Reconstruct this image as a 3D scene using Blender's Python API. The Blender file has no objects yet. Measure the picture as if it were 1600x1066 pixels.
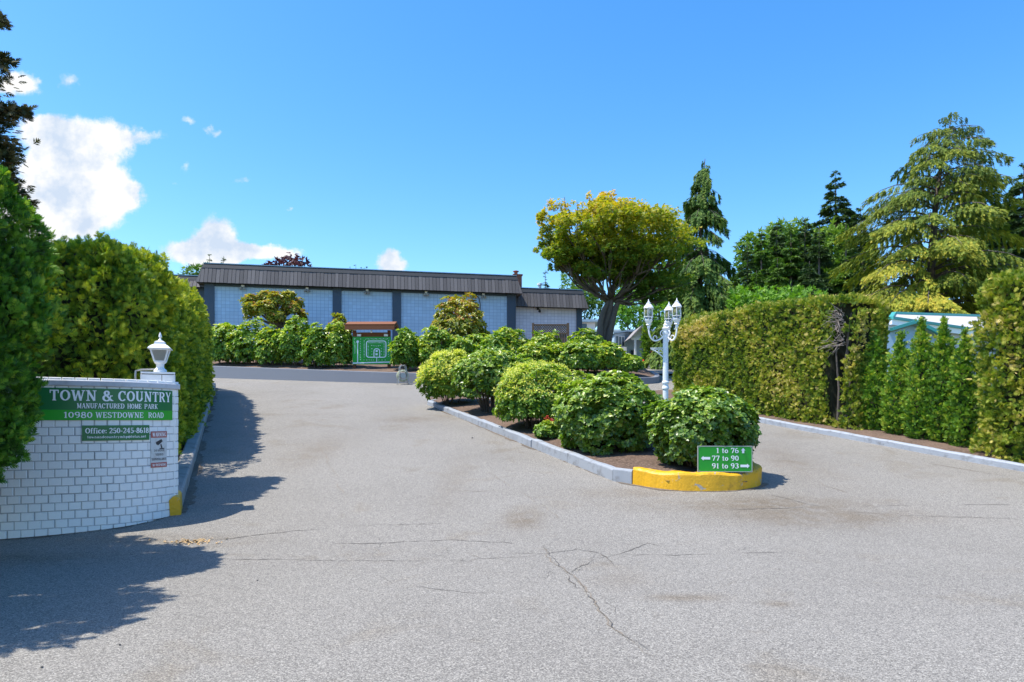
import bpy, math, random
import numpy as np
from mathutils import Vector
S = bpy.context.scene
C = S.collection
rng = np.random.default_rng(7)
random.seed(7)
R = math.radians
F = 1067.0; CAMZ = 1.55; HOR = 655.0

# ------------------------------------------------------------------ camera, sky, sun, exposure
cam = bpy.data.cameras.new('camera'); cam.lens = 24.0; cam.sensor_width = 36.0
cam.shift_y = (HOR - 533) / 1600.0
cam.clip_start = 0.05; cam.clip_end = 3000
camo = bpy.data.objects.new('camera', cam); C.objects.link(camo)
camo.location = (0, 0, CAMZ); camo.rotation_euler = (R(90), 0, 0)
S.camera = camo

SUN_EL, SUN_AZ = R(64), R(12)
sunv = Vector((-math.cos(SUN_AZ) * math.cos(SUN_EL), -math.sin(SUN_AZ) * math.cos(SUN_EL), math.sin(SUN_EL)))
sl = bpy.data.lights.new('sun', 'SUN'); sl.energy = 4.9; sl.angle = R(0.5); sl.color = (1.0, 0.94, 0.84)
so = bpy.data.objects.new('sun', sl); C.objects.link(so)
so.rotation_euler = sunv.to_track_quat('Z', 'Y').to_euler()
S.view_settings.view_transform = 'Standard'; S.view_settings.look = 'None'
S.view_settings.exposure = 0.58; S.view_settings.gamma = 1.0
S.view_settings.use_curve_mapping = False
S.cycles.max_bounces = 6; S.cycles.transparent_max_bounces = 8

w = bpy.data.worlds.new('World'); S.world = w; w.use_nodes = True
nt = w.node_tree; nt.nodes.clear()
def NN(t, ty, **kw):
    n = t.nodes.new(ty)
    for k, v in kw.items(): setattr(n, k, v)
    return n
def math_(t, op, a, b=None, c=None, clamp=False):
    n = NN(t, 'ShaderNodeMath', operation=op); n.use_clamp = clamp
    for i, v in enumerate((a, b, c)):
        if v is None: continue
        if isinstance(v, (int, float)): n.inputs[i].default_value = v
        else: t.links.new(v, n.inputs[i])
    return n.outputs[0]
def build_world():
    sky = NN(nt, 'ShaderNodeTexSky', sky_type='NISHITA'); sky.sun_disc = False
    sky.sun_elevation = SUN_EL; sky.sun_rotation = math.atan2(sunv.x, sunv.y)
    sky.air_density = 1.0; sky.dust_density = 0.7; sky.ozone_density = 2.2; sky.altitude = 0
    hs = NN(nt, 'ShaderNodeHueSaturation'); hs.inputs['Saturation'].default_value = 1.36; hs.inputs['Value'].default_value = 1.38
    hs.inputs['Hue'].default_value = 0.501
    nt.links.new(sky.outputs[0], hs.inputs['Color'])
    tc = NN(nt, 'ShaderNodeTexCoord'); sp = NN(nt, 'ShaderNodeSeparateXYZ')
    nt.links.new(tc.outputs['Generated'], sp.inputs[0])
    ys = math_(nt, 'MAXIMUM', sp.outputs[1], 0.02)
    u = math_(nt, 'DIVIDE', sp.outputs[0], ys); v = math_(nt, 'DIVIDE', sp.outputs[2], ys)
    cb = NN(nt, 'ShaderNodeCombineXYZ'); nt.links.new(u, cb.inputs[0]); nt.links.new(v, cb.inputs[1])
    def noise(sc, det, rough, off):
        m = NN(nt, 'ShaderNodeMapping'); m.inputs['Location'].default_value = off
        nt.links.new(cb.outputs[0], m.inputs[0])
        n = NN(nt, 'ShaderNodeTexNoise'); n.inputs['Scale'].default_value = sc; n.inputs['Detail'].default_value = det
        n.inputs['Roughness'].default_value = rough
        nt.links.new(m.outputs[0], n.inputs['Vector']); return n
    nd = noise(9, 8, 0.62, (3, 1, 0)); nf = noise(30, 8, 0.65, (7, 2, 0)); nl = noise(13, 5, .55, (1, 8, 0))
    # domain-warped gnomonic sky coordinates (world directions, not the lens)
    sc = NN(nt, 'ShaderNodeSeparateColor'); nt.links.new(nd.outputs['Color'], sc.inputs[0])
    uu = math_(nt, 'ADD', u, math_(nt, 'MULTIPLY', math_(nt, 'SUBTRACT', sc.outputs[0], .5), .09))
    vv = math_(nt, 'ADD', v, math_(nt, 'MULTIPLY', math_(nt, 'SUBTRACT', sc.outputs[1], .5), .07))
    blobs = [(140,275,48,32,1.0),(85,262,36,26,.9),(175,305,34,24,.85),(110,315,55,26,.9),(70,350,50,26,.75),(120,350,34,20,.6),(125,200,50,20,.72),(175,222,34,16,.62),(65,205,30,18,.6),(25,135,30,16,.95),
             (98,125,16,13,.62),(325,362,26,28,1.0),(300,396,40,18,1.0),(355,392,42,16,.85),(408,396,45,13,.6),(606,406,22,15,1.1),(465,405,40,9,.5),
             (292,190,16,9,.56),(326,203,10,9,.5),(347,213,12,7,.54),(295,262,8,14,.46),(282,291,9,7,.5),(372,278,15,7,.54),(452,327,6,6,.6),(235,215,26,9,.46),(345,262,22,7,.34),
             (-250,330,260,90,1.0),(-500,120,220,60,.8),(640,423,26,5,.5)]
    tot = None; low = None
    for (px, py, rx, ry, a) in blobs:
        du = math_(nt, 'MULTIPLY', math_(nt, 'SUBTRACT', uu, (px - 800) / F), F / rx)
        dv = math_(nt, 'MULTIPLY', math_(nt, 'SUBTRACT', vv, (HOR - py) / F), F / ry)
        r2 = math_(nt, 'ADD', math_(nt, 'MULTIPLY', du, du), math_(nt, 'MULTIPLY', dv, dv))
        g = math_(nt, 'MULTIPLY', math_(nt, 'EXPONENT', math_(nt, 'MULTIPLY', r2, -0.62)), a)
        tot = g if tot is None else math_(nt, 'ADD', tot, g)
    dens = math_(nt, 'ADD', tot, math_(nt, 'MULTIPLY', math_(nt, 'SUBTRACT', nf.outputs['Fac'], .5), .75))
    mr = NN(nt, 'ShaderNodeMapRange', interpolation_type='SMOOTHSTEP'); nt.links.new(dens, mr.inputs[0])
    mr.inputs[1].default_value = .40; mr.inputs[2].default_value = .80
    front = math_(nt, 'GREATER_THAN', sp.outputs[1], 0.03)
    mask = math_(nt, 'MULTIPLY', mr.outputs[0], front, clamp=True)
    # cloud shading is painted in: noise blends grey into the white
    rp = NN(nt, 'ShaderNodeValToRGB'); nt.links.new(math_(nt, 'ADD', math_(nt,'MULTIPLY',nl.outputs['Fac'],.8), math_(nt, 'MULTIPLY', nf.outputs['Fac'], .35)), rp.inputs[0])
    rp.color_ramp.elements[0].position = .45; rp.color_ramp.elements[0].color = (.62, .73, .89, 1)
    rp.color_ramp.elements[1].position = .62; rp.color_ramp.elements[1].color = (1, 1, 1, 1)
    mul = NN(nt, 'ShaderNodeVectorMath', operation='SCALE'); nt.links.new(rp.outputs[0], mul.inputs[0]); mul.inputs['Scale'].default_value = 4.9
    mx = NN(nt, 'ShaderNodeMix', data_type='RGBA'); nt.links.new(mask, mx.inputs[0]); nt.links.new(hs.outputs[0], mx.inputs[6]); nt.links.new(mul.outputs[0], mx.inputs[7])
    bg = NN(nt, 'ShaderNodeBackground'); bg.inputs[1].default_value = 0.145
    nt.links.new(mx.outputs[2], bg.inputs[0])
    o = NN(nt, 'ShaderNodeOutputWorld'); nt.links.new(bg.outputs[0], o.inputs[0])
build_world()

# ------------------------------------------------------------------ helpers
def H(x, y):
    """height of the paved ground: flat street, then a drive rising at 13.9 percent, levelling far off"""
    x = np.asarray(x, float); y = np.asarray(y, float)
    a = y - 8.3; b = y - 47.0
    z = .0695 * (a + np.sqrt(a * a + 1.0)) - .0695 * (b + np.sqrt(b * b + 16.0))
    return z - .0695 * (-8.3 + math.sqrt(8.3 ** 2 + 1)) + .0695 * (-47 + math.sqrt(47 ** 2 + 16))
def at(px, py, d):
    return ((px - 800) / F * d, d, CAMZ + (HOR - py) / F * d)
def gx(px, d): return (px - 800) / F * d
def hz(py, d): return CAMZ + (HOR - py) / F * d

def hash3(i, j, k, seed):
    n = (i * 374761393 + j * 668265263 + k * 2147483647 + seed * 1274126177).astype(np.int64)
    n = (n ^ (n >> 13)) * 1274126177 & 0x7fffffff
    n = (n ^ (n >> 16)) & 0xffff
    return n / 65535.0
def vnoise(P, s=1.0, seed=0):
    Q = np.asarray(P, float) * s + 1000.0; I = np.floor(Q).astype(np.int64); f = Q - I; f = f * f * (3 - 2 * f)
    r = 0
    for a in (0, 1):
        for b in (0, 1):
            for c in (0, 1):
                wgt = (f[:, 0] if a else 1 - f[:, 0]) * (f[:, 1] if b else 1 - f[:, 1]) * (f[:, 2] if c else 1 - f[:, 2])
                r = r + wgt * hash3(I[:, 0] + a, I[:, 1] + b, I[:, 2] + c, seed)
    return r
def tufts(P, cell, seed=0):
    """1 at the heart of a foliage tuft, falling to 0 in the creases between tufts"""
    Q = np.asarray(P, float) / cell + 1000.0; I = np.floor(Q).astype(np.int64); best = np.full(len(Q), 9.0)
    for a in (-1, 0, 1):
        for b in (-1, 0, 1):
            for c in (-1, 0, 1):
                J = I + np.array([a, b, c]); o = np.stack([hash3(J[:, 0], J[:, 1], J[:, 2], seed + k) for k in range(3)], 1)
                best = np.minimum(best, np.linalg.norm(J + o - Q, axis=1))
    return np.clip(1 - best / .85, 0, 1)
def nrm(v):
    return v / np.maximum(np.linalg.norm(v, axis=-1, keepdims=True), 1e-9)

class MB:
    def __init__(s): s.V = []; s.Fs = []; s.n = 0; s.Rn = []
    def add(s, V, Fa, mat=0, rnd=None):
        V = np.asarray(V, float).reshape(-1, 3)
        if len(V) == 0: return s
        s.V.append(V)
        if rnd is None: rnd = np.full(len(V), .5)
        elif np.isscalar(rnd): rnd = np.full(len(V), float(rnd))
        s.Rn.append(np.asarray(rnd, float))
        if isinstance(Fa, np.ndarray): s.Fs.append((Fa.astype(np.int64) + s.n, mat))
        else:
            by = {}
            for f in Fa: by.setdefault(len(f), []).append(f)
            for k, l in by.items(): s.Fs.append((np.array(l, np.int64) + s.n, mat))
        s.n += len(V); return s
    def box(s, x0, x1, y0, y1, z0, z1, mat=0, rnd=None, M=None):
        V = np.array([(x, y, z) for z in (z0, z1) for y in (y0, y1) for x in (x0, x1)], float)
        if M is not None: V = M(V)
        return s.add(V, [(0,2,3,1),(4,5,7,6),(0,1,5,4),(2,6,7,3),(0,4,6,2),(1,3,7,5)], mat, rnd)
    def beam(s, p, q, wd, hg, mat=0, up=(0,0,1)):
        p = np.array(p, float); q = np.array(q, float); L = nrm(q - p); sd = nrm(np.cross(L, up)); u = np.cross(sd, L)
        V = [e + a * sd * wd / 2 + b * u * hg / 2 for e in (p, q) for a, b in ((-1,-1),(1,-1),(1,1),(-1,1))]
        return s.add(V, [(3,2,1,0),(4,5,6,7),(0,1,5,4),(1,2,6,5),(2,3,7,6),(3,0,4,7)], mat)
    def tube(s, P, rad, k=8, mat=0, rnd=None, cap=True):
        P = np.array(P, float); n = len(P); rad = np.broadcast_to(np.array(rad, float), (n,))
        T = nrm(np.gradient(P, axis=0)); up = np.array([.13, .21, .97]); 
        if abs(T[0] @ up) > .93: up = np.array([1., .1, 0])
        a = nrm(np.cross(T, up)); b = np.cross(T, a)
        ang = np.linspace(0, 2 * np.pi, k, endpoint=False)
        V = P[:, None, :] + rad[:, None, None] * (np.cos(ang)[None, :, None] * a[:, None, :] + np.sin(ang)[None, :, None] * b[:, None, :])
        Fa = [(i*k+j, i*k+(j+1)%k, (i+1)*k+(j+1)%k, (i+1)*k+j) for i in range(n-1) for j in range(k)]
        if cap: Fa += [tuple(range(k))[::-1], tuple((n-1)*k+j for j in range(k))]
        return s.add(V.reshape(-1, 3), Fa, mat, rnd)
    def lathe(s, c, prof, k=16, mat=0, ang0=0, M=None):
        ang = np.linspace(0, 2*np.pi, k, endpoint=False) + ang0
        V = np.array([(r*math.cos(t), r*math.sin(t), z) for r, z in prof for t in ang]) + np.array(c)
        n = len(prof)
        Fa = [(i*k+j, i*k+(j+1)%k, (i+1)*k+(j+1)%k, (i+1)*k+j) for i in range(n-1) for j in range(k)]
        Fa += [tuple(range(k))[::-1], tuple((n-1)*k+j for j in range(k))]
        return s.add(V, Fa, mat)
    def grid(s, V, nu, nv, mat=0, rnd=None):
        i = np.arange(nu-1)[:, None]*nv + np.arange(nv-1)[None, :]; i = i.ravel()
        return s.add(V, np.stack([i, i+nv, i+nv+1, i+1], 1), mat, rnd)
    def build(s, name, mats, parent=None, smooth=False, loc=None):
        V = np.concatenate(s.V); Rn = np.concatenate(s.Rn)
        if loc is not None: V = V - np.array(loc)
        me = bpy.data.meshes.new(name)
        me.vertices.add(len(V)); me.vertices.foreach_set('co', V.astype(np.float32).ravel())
        loops = np.concatenate([f.ravel() for f, _ in s.Fs]); tot = np.concatenate([np.full(len(f), f.shape[1]) for f, _ in s.Fs])
        mi = np.concatenate([np.full(len(f), m) for f, m in s.Fs]); st = np.concatenate([[0], np.cumsum(tot)[:-1]])
        me.loops.add(len(loops)); me.loops.foreach_set('vertex_index', loops.astype(np.int32))
        me.polygons.add(len(tot)); me.polygons.foreach_set('loop_start', st.astype(np.int32))
        if not isinstance(mats, (list, tuple)): mats = [mats]
        for m in mats: me.materials.append(m)
        me.polygons.foreach_set('material_index', mi.astype(np.int32))
        me.polygons.foreach_set('use_smooth', np.full(len(tot), bool(smooth)))
        me.update(calc_edges=True)
        a = me.attributes.new('rnd', 'FLOAT', 'POINT'); a.data.foreach_set('value', Rn.astype(np.float32))
        o = bpy.data.objects.new(name, me); C.objects.link(o)
        if parent is not None: o.parent = parent
        if loc is not None and parent is None: o.location = loc
        return o
def tag(o, label, cat=None, group=None, kind=None):
    if label: o['label'] = label
    if cat: o['category'] = cat
    if group: o['group'] = group
    if kind: o['kind'] = kind
    return o
def thing(name, label, cat, loc=(0, 0, 0), rz=0, group=None):
    o = bpy.data.objects.new(name, None); C.objects.link(o); o.empty_display_size = .2
    o.location = loc; o.rotation_euler = (0, 0, rz)
    return tag(o, label, cat, group)
def copy_tree(o, parent=None):
    c = o.copy(); C.objects.link(c); c.parent = parent
    for ch in [x for x in bpy.data.objects if x.parent == o]: copy_tree(ch, c)
    return c

# ------------------------------------------------------------------ materials
def mat(name, base, rough=.7, **kw):
    m = bpy.data.materials.new(name); m.use_nodes = True; t = m.node_tree; b = t.nodes['Principled BSDF']
    b.inputs['Base Color'].default_value = (*base, 1); b.inputs['Roughness'].default_value = rough
    for k, v in kw.items(): b.inputs[k].default_value = v
    return m
def ramp(t, fac, stops):
    r = NN(t, 'ShaderNodeValToRGB'); t.links.new(fac, r.inputs[0]); e = r.color_ramp.elements
    while len(e) < len(stops): e.new(.5)
    for x, (p, c) in zip(e, stops): x.position = p; x.color = (*c, 1)
    return r.outputs[0]
def tnoise(t, sc, det=4, rough=.55, coord='Object', vec=None, dist=0):
    n = NN(t, 'ShaderNodeTexNoise'); n.inputs['Scale'].default_value = sc; n.inputs['Detail'].default_value = det
    n.inputs['Roughness'].default_value = rough; n.inputs['Distortion'].default_value = dist
    if vec is None: vec = NN(t, 'ShaderNodeTexCoord').outputs[coord]
    t.links.new(vec, n.inputs['Vector']); return n.outputs['Fac']
def mix(t, fac, a, b, mode='MIX'):
    n = NN(t, 'ShaderNodeMix', data_type='RGBA', blend_type=mode)
    for i, v in ((0, fac), (6, a), (7, b)):
        if isinstance(v, tuple): n.inputs[i].default_value = (*v, 1)
        elif isinstance(v, (int, float)): n.inputs[i].default_value = v
        else: t.links.new(v, n.inputs[i])
    return n.outputs[2]
def bump(t, h, strength=.3, dist=.01):
    b = NN(t, 'ShaderNodeBump'); b.inputs['Strength'].default_value = strength; b.inputs['Distance'].default_value = dist
    t.links.new(h, b.inputs['Height']); t.links.new(b.outputs[0], t.nodes['Principled BSDF'].inputs['Normal'])
def worn(name, base, dark, sc=6, amt=.5, rough=.65, bmp=.2, bd=.01, th=.5):
    """a painted or weathered surface: base colour, with dirt of its own shape"""
    m = mat(name, base, rough); t = m.node_tree
    f = tnoise(t, sc, 8, .65); g = tnoise(t, sc * 7, 4, .6)
    fac = ramp(t, f, [(th, (0, 0, 0)), (th + .2, (1, 1, 1))])
    c = mix(t, math_(t, 'MULTIPLY', fac, amt), base, dark)
    c = mix(t, math_(t, 'MULTIPLY', g, .25), c, tuple(v * .7 for v in base))
    t.links.new(c, t.nodes['Principled BSDF'].inputs['Base Color'])
    bump(t, g, bmp, bd); return m
GAIN = {'cedar_foliage_bright': 1.6, 'cedar_foliage_deep': 1.45, 'cedar_foliage_scorched': 1.45, 'young_cedar_foliage': 1.6, 'glossy_shrub_leaves': 1.45, 'maple_leaves': 1.35, 'shrub_leaves_with_pale_heads': 1.35, 'rhododendron_leaves': 1.35, 'cypress_foliage': 1.9, 'woodland_leaves': 2.0, 'weeping_cedar_needles': 1.75, 'fir_needles': 1.7}
def leafmat(name, stops, trans=.3, rough=.5, tcol=None, spec=.5):
    m = bpy.data.materials.new(name); m.use_nodes = True; t = m.node_tree; b = t.nodes['Principled BSDF']
    at_ = NN(t, 'ShaderNodeAttribute', attribute_name='rnd')
    stops = [(p, tuple(v * GAIN.get(name, 1.25) for v in c_)) for p, c_ in stops]
    c = ramp(t, at_.outputs['Fac'], stops)
    t.links.new(c, b.inputs['Base Color']); b.inputs['Roughness'].default_value = rough
    b.inputs['Specular IOR Level'].default_value = spec
    tr = NN(t, 'ShaderNodeBsdfTranslucent')
    c2 = mix(t, 1.0, c, tcol or (1.6, 1.7, .6), 'MULTIPLY'); t.links.new(c2, tr.inputs[0])
    ms = NN(t, 'ShaderNodeMixShader'); ms.inputs[0].default_value = trans
    t.links.new(b.outputs[0], ms.inputs[1]); t.links.new(tr.outputs[0], ms.inputs[2])
    t.links.new(ms.outputs[0], t.nodes['Material Output'].inputs[0]); return m

M = {}
def asphalt():
    m = mat('asphalt', (.25, .25, .25), .9); t = m.node_tree
    oc = NN(t, 'ShaderNodeTexCoord').outputs['Object']
    v = NN(t, 'ShaderNodeTexVoronoi'); v.inputs['Scale'].default_value = 135; t.links.new(oc, v.inputs['Vector'])
    sep = NN(t, 'ShaderNodeSeparateColor'); t.links.new(v.outputs['Color'], sep.inputs[0])
    agg = ramp(t, sep.outputs[0], [(0, (.085, .08, .072)), (.3, (.20, .188, .172)), (.7, (.31, .292, .268)), (.94, (.50, .475, .43))])
    v2 = NN(t, 'ShaderNodeTexVoronoi'); v2.inputs['Scale'].default_value = 48; t.links.new(oc, v2.inputs['Vector'])
    s2 = NN(t, 'ShaderNodeSeparateColor'); t.links.new(v2.outputs['Color'], s2.inputs[0])
    c2 = ramp(t, s2.outputs[1], [(0, (.205, .193, .178)), (1, (.34, .32, .296))])
    c = mix(t, .18, agg, c2); c = mix(t, 1.0, c, (.79, .785, .762), 'MULTIPLY')
    big = tnoise(t, .35, 5, .6, vec=oc); c = mix(t, ramp(t, big, [(.4, (0, 0, 0)), (.7, (.6, .6, .6))]), c, mix(t, 1.0, c, (.82, .81, .80), 'MULTIPLY'))
    st = tnoise(t, .8, 7, .62, vec=oc, dist=.6); c = mix(t, ramp(t, st, [(.57, (0, 0, 0)), (.72, (.75, .75, .75))]), c, mix(t, 1.0, c, (.80, .73, .63), 'MULTIPLY'))
    # brown dirt washed into shallow places round the island's nose and the gutter joint
    sp = NN(t, 'ShaderNodeSeparateXYZ'); t.links.new(oc, sp.inputs[0])
    def spot(x, y, rx, ry, a):
        dx = math_(t, 'DIVIDE', math_(t, 'SUBTRACT', sp.outputs[0], x), rx); dy = math_(t, 'DIVIDE', math_(t, 'SUBTRACT', sp.outputs[1], y), ry)
        r2 = math_(t, 'ADD', math_(t, 'MULTIPLY', dx, dx), math_(t, 'MULTIPLY', dy, dy))
        return math_(t, 'MULTIPLY', math_(t, 'EXPONENT', math_(t, 'MULTIPLY', r2, -1.0)), a)
    sm = None
    for a in ((3.7,10.2,1.7,.55,1.0),(4.2,9.6,1.6,.5,.9),(-4.2,14.5,.5,1.6,.6),(-2.9,19.5,.8,.6,.8),(5.5,14,.6,2.5,.5),(-1,12,.25,1.8,.4),(2.0,10.9,1.1,.4,.6),(4.9,10.2,.9,.35,.6),(.15,9.35,.25,.5,.9),(1.5,5.9,.35,.12,.8),(-4.3,8.4,.9,.25,.7),(-5.5,7.5,1.2,.3,.7),(2.2,5.7,.12,.1,.8),
              (1.05,6.6,.35,.5,.3)):
        g = spot(*a); sm = g if sm is None else math_(t, 'MAXIMUM', sm, g)
    nn = tnoise(t, 2.2, 8, .7, vec=oc, dist=.8)
    ds = math_(t, 'MULTIPLY', sm, ramp(t, nn, [(.28, (0, 0, 0)), (.55, (1, 1, 1))]), clamp=True)
    c = mix(t, math_(t, 'MULTIPLY', ds, .9), c, mix(t, 1.0, c, (.66, .56, .44), 'MULTIPLY'))
    t.links.new(c, t.nodes['Principled BSDF'].inputs['Base Color'])
    bump(t, v.outputs['Distance'], .35, .006); return m
M['asphalt'] = asphalt()
M['crack'] = mat('crack', (.10, .09, .08), 1)
M['crack2'] = mat('crack_dirt', (.20, .17, .135), 1)
def soilmat(name, a, b, c):
    m = mat(name, a, .95); t = m.node_tree
    f = tnoise(t, 22, 8, .7); g = tnoise(t, 1.2, 5, .6)
    col = ramp(t, f, [(.35, a), (.52, b), (.68, c)]); col = mix(t, ramp(t, g, [(.45, (0, 0, 0)), (.65, (.6, .6, .6))]), col, tuple(x * 1.5 for x in b))
    t.links.new(col, t.nodes['Principled BSDF'].inputs['Base Color']); bump(t, f, .8, .03); return m
M['soil'] = soilmat('bark_mulch', (.045, .028, .018), (.12, .078, .055), (.22, .16, .12))
M['ground'] = soilmat('ground_cover', (.05, .07, .02), (.08, .1, .03), (.14, .13, .06))
M['kerb'] = worn('kerb_paint', (.30, .33, .37), (.12, .11, .10), 5.5, .75, .7, .5, .01, .52)
M['kerbleft'] = worn('kerb_concrete', (.34, .33, .31), (.12, .11, .1), 4, .7, .85, .5, .01, .5)
M['yellow'] = worn('yellow_kerb_paint', (.66, .36, .012), (.14, .065, .02), 6, .9, .5, .8, .02, .55)
def yellowmat():
    m = worn('yellow_kerb_paint', (.74, .40, .010), (.20, .09, .02), 4, .9, .5, .5, .015, .57); t = m.node_tree; b = t.nodes['Principled BSDF']
    src = b.inputs['Base Color'].links[0].from_socket; f = tnoise(t, 4.5, 6, .75, dist=.8)
    t.links.new(mix(t, ramp(t, f, [(.60, (0, 0, 0)), (.64, (1, 1, 1))]), src, (.36, .34, .30)), b.inputs['Base Color']); return m
M['yellow'] = yellowmat()
M['retain'] = worn('retaining_wall_paint', (.20, .215, .245), (.27, .28, .30), 3, .5, .8, .2, .01, .6)
M['whitebrick'] = worn('white_brick_paint', (.88, .88, .87), (.50, .48, .45), 6, .3, .55, .35, .006, .62)
M['coping'] = worn('coping_paint', (.55, .56, .60), (.3, .3, .31), 5, .6, .7, .3, .006, .5)
M['mortar'] = worn('mortar', (.50, .50, .52), (.2, .2, .2), 3, .8, .95)
M['white'] = mat('white_metal', (.80, .81, .82), .35)
M['postwhite'] = worn('lamp_post_paint', (.74, .78, .83), (.45, .48, .52), 9, .4, .4, .1, .003, .6)
M['whiteplain'] = worn('white_siding', (.75, .76, .76), (.5, .5, .5), 2, .3, .6, .05)
M['glass'] = mat('clear_glass', (.85, .88, .9), .05, **{'Transmission Weight': .95, 'IOR': 1.1})
M['frost'] = mat('frosted_glass', (.50, .49, .46), .3, **{'Transmission Weight': .55, 'IOR': 1.2})
M['darkglass'] = mat('window_glass', (.06, .09, .11), .1)
M['greendark'] = mat('sign_green_dark', (.012, .16, .045), .35)
M['green'] = mat('sign_green', (.006, .30, .015), .4)
M['greenlite'] = mat('sign_green_light', (.02, .36, .02), .4)
M['letter'] = mat('sign_white', (.85, .87, .9), .45)
M['lettermap'] = mat('map_white', (.72, .80, .86), .5)
M['signback'] = mat('sign_edge', (.35, .37, .36), .6)
M['red'] = mat('warning_red', (.42, .10, .08), .5)
M['warnface'] = worn('warning_face', (.62, .64, .64), (.4, .33, .3), 14, .5, .5, .05)
M['black'] = mat('black_print', (.03, .03, .035), .6)
M['steel'] = mat('dull_steel', (.35, .35, .34), .45, Metallic=.6)
def plankmat(name, a, b, axis=0, sc=2.4, rough=.85):
    m = mat(name, a, rough); t = m.node_tree
    at_ = NN(t, 'ShaderNodeAttribute', attribute_name='rnd')
    mp = NN(t, 'ShaderNodeMapping'); mp.inputs['Scale'].default_value = [(1, 1, 12), (12, 12, 1)][axis]
    t.links.new(NN(t, 'ShaderNodeTexCoord').outputs['Object'], mp.inputs[0])
    f = tnoise(t, sc, 6, .6, vec=mp.outputs[0])
    c = mix(t, math_(t, 'ADD', math_(t, 'MULTIPLY', at_.outputs['Fac'], .6), math_(t, 'MULTIPLY', f, .5), clamp=True), a, b)
    t.links.new(c, t.nodes['Principled BSDF'].inputs['Base Color']); bump(t, f, .3, .01); return m
M['board'] = plankmat('weathered_boards', (.055, .052, .055), (.15, .14, .142), 1)
M['cap'] = worn('dark_roof_cap', (.010, .017, .026), (.03, .036, .045), 3, .5, .8)
M['caplight'] = mat('cap_flashing', (.30, .42, .50), .4)
M['pilaster'] = worn('navy_pilaster_paint', (.045, .075, .115), (.08, .1, .13), 3, .4, .6)
M['cedar'] = plankmat('cedar_wood', (.075, .024, .009), (.24, .085, .03), 1, 3)
M['fencewood'] = plankmat('fence_wood', (.085, .052, .034), (.18, .115, .075), 1, 2)
M['brickred'] = worn('chimney_brick', (.30, .12, .075), (.16, .08, .06), 9, .6, .9)
def gridmat(name, base, line, sx, sz, tone=.12):
    m = mat(name, base, .6); t = m.node_tree
    at_ = NN(t, 'ShaderNodeTexCoord')
    mp = NN(t, 'ShaderNodeMapping'); mp.inputs['Rotation'].default_value = (R(90), 0, 0)
    t.links.new(at_.outputs['Object'], mp.inputs[0])
    b = NN(t, 'ShaderNodeTexBrick'); b.offset = 0; b.squash = 1
    t.links.new(mp.outputs[0], b.inputs['Vector'])
    b.inputs['Color1'].default_value = (*base, 1); b.inputs['Color2'].default_value = (*[v * (1 - tone) for v in base], 1)
    b.inputs['Mortar'].default_value = (*line, 1); b.inputs['Scale'].default_value = 1
    b.inputs['Mortar Size'].default_value = .012; b.inputs['Brick Width'].default_value = sx; b.inputs['Row Height'].default_value = sz
    b.inputs['Mortar Smooth'].default_value = .3
    f = tnoise(t, 1.1, 5, .6)
    c = mix(t, ramp(t, f, [(.4, (0, 0, 0)), (.7, (.35, .35, .35))]), b.outputs[0], tuple(v * .75 for v in base))
    t.links.new(c, t.nodes['Principled BSDF'].inputs['Base Color']); return m
M['blockblue'] = gridmat('pale_blue_block', (.44, .62, .80), (.22, .36, .54), .235, .205)
M['blockwhite'] = gridmat('white_block', (.72, .74, .86), (.42, .45, .58), .235, .205)
M['bark'] = worn('bark', (.14, .115, .10), (.05, .04, .035), 7, .8, .95, .9, .03, .48)
M['barkgrey'] = worn('grey_bark', (.11, .092, .078), (.07, .055, .045), 7, .8, .95, .9, .02, .5)
M['twig'] = mat('bare_twigs', (.30, .25, .22), .9)
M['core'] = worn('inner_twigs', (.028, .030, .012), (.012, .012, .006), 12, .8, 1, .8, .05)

L = {}
L['thuja_l'] = leafmat('cedar_foliage_bright', [(0, (.014,.040,.004)), (.4, (.05,.11,.006)), (.7, (.145,.205,.009)), (1, (.34,.34,.018))], .2, .6)
L['thuja_dk'] = leafmat('cedar_foliage_deep', [(0, (.012,.04,.005)), (.4, (.035,.12,.008)), (.75, (.10,.22,.012)), (1, (.24,.32,.02))], .2, .6)
L['thuja_r'] = leafmat('cedar_foliage_scorched', [(0, (.022,.055,.005)), (.3, (.075,.135,.008)), (.58, (.17,.21,.012)), (.8, (.30,.28,.04)), (1, (.42,.34,.13))], .25, .65)
L['thuja_y'] = leafmat('young_cedar_foliage', [(0, (.016,.05,.005)), (.4, (.05,.13,.008)), (.75, (.13,.22,.012)), (1, (.28,.30,.03))], .2, .6)
L['hydr'] = leafmat('glossy_shrub_leaves', [(0, (.032,.075,.012)), (.45, (.08,.15,.018)), (.75, (.18,.26,.03)), (.92, (.32,.36,.07)), (1, (.45,.45,.20))], .28, .36, spec=.6)
L['hydy'] = leafmat('shrub_leaves_with_pale_heads', [(0, (.035,.09,.014)), (.4, (.09,.18,.02)), (.7, (.20,.29,.03)), (1, (.46,.46,.08))], .3, .42)
L['head'] = leafmat('pale_flower_heads', [(0, (.26,.32,.04)), (1, (.62,.58,.14))], .3, .6)
L['rhodo'] = leafmat('rhododendron_leaves', [(0, (.03,.085,.012)), (.45, (.075,.16,.016)), (.75, (.20,.28,.024)), (1, (.40,.40,.05))], .28, .38)
L['rhodored'] = leafmat('rhododendron_new_growth', [(0, (.03,.06,.008)), (.35, (.10,.14,.014)), (.65, (.26,.27,.025)), (.85, (.36,.27,.035)), (1, (.32,.13,.035))], .28, .42)
L['maple'] = leafmat('maple_leaves', [(0, (.025,.07,.008)), (.35, (.075,.14,.012)), (.65, (.24,.24,.014)), (.85, (.42,.30,.015)), (1, (.46,.24,.02))], .4, .55)
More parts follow.
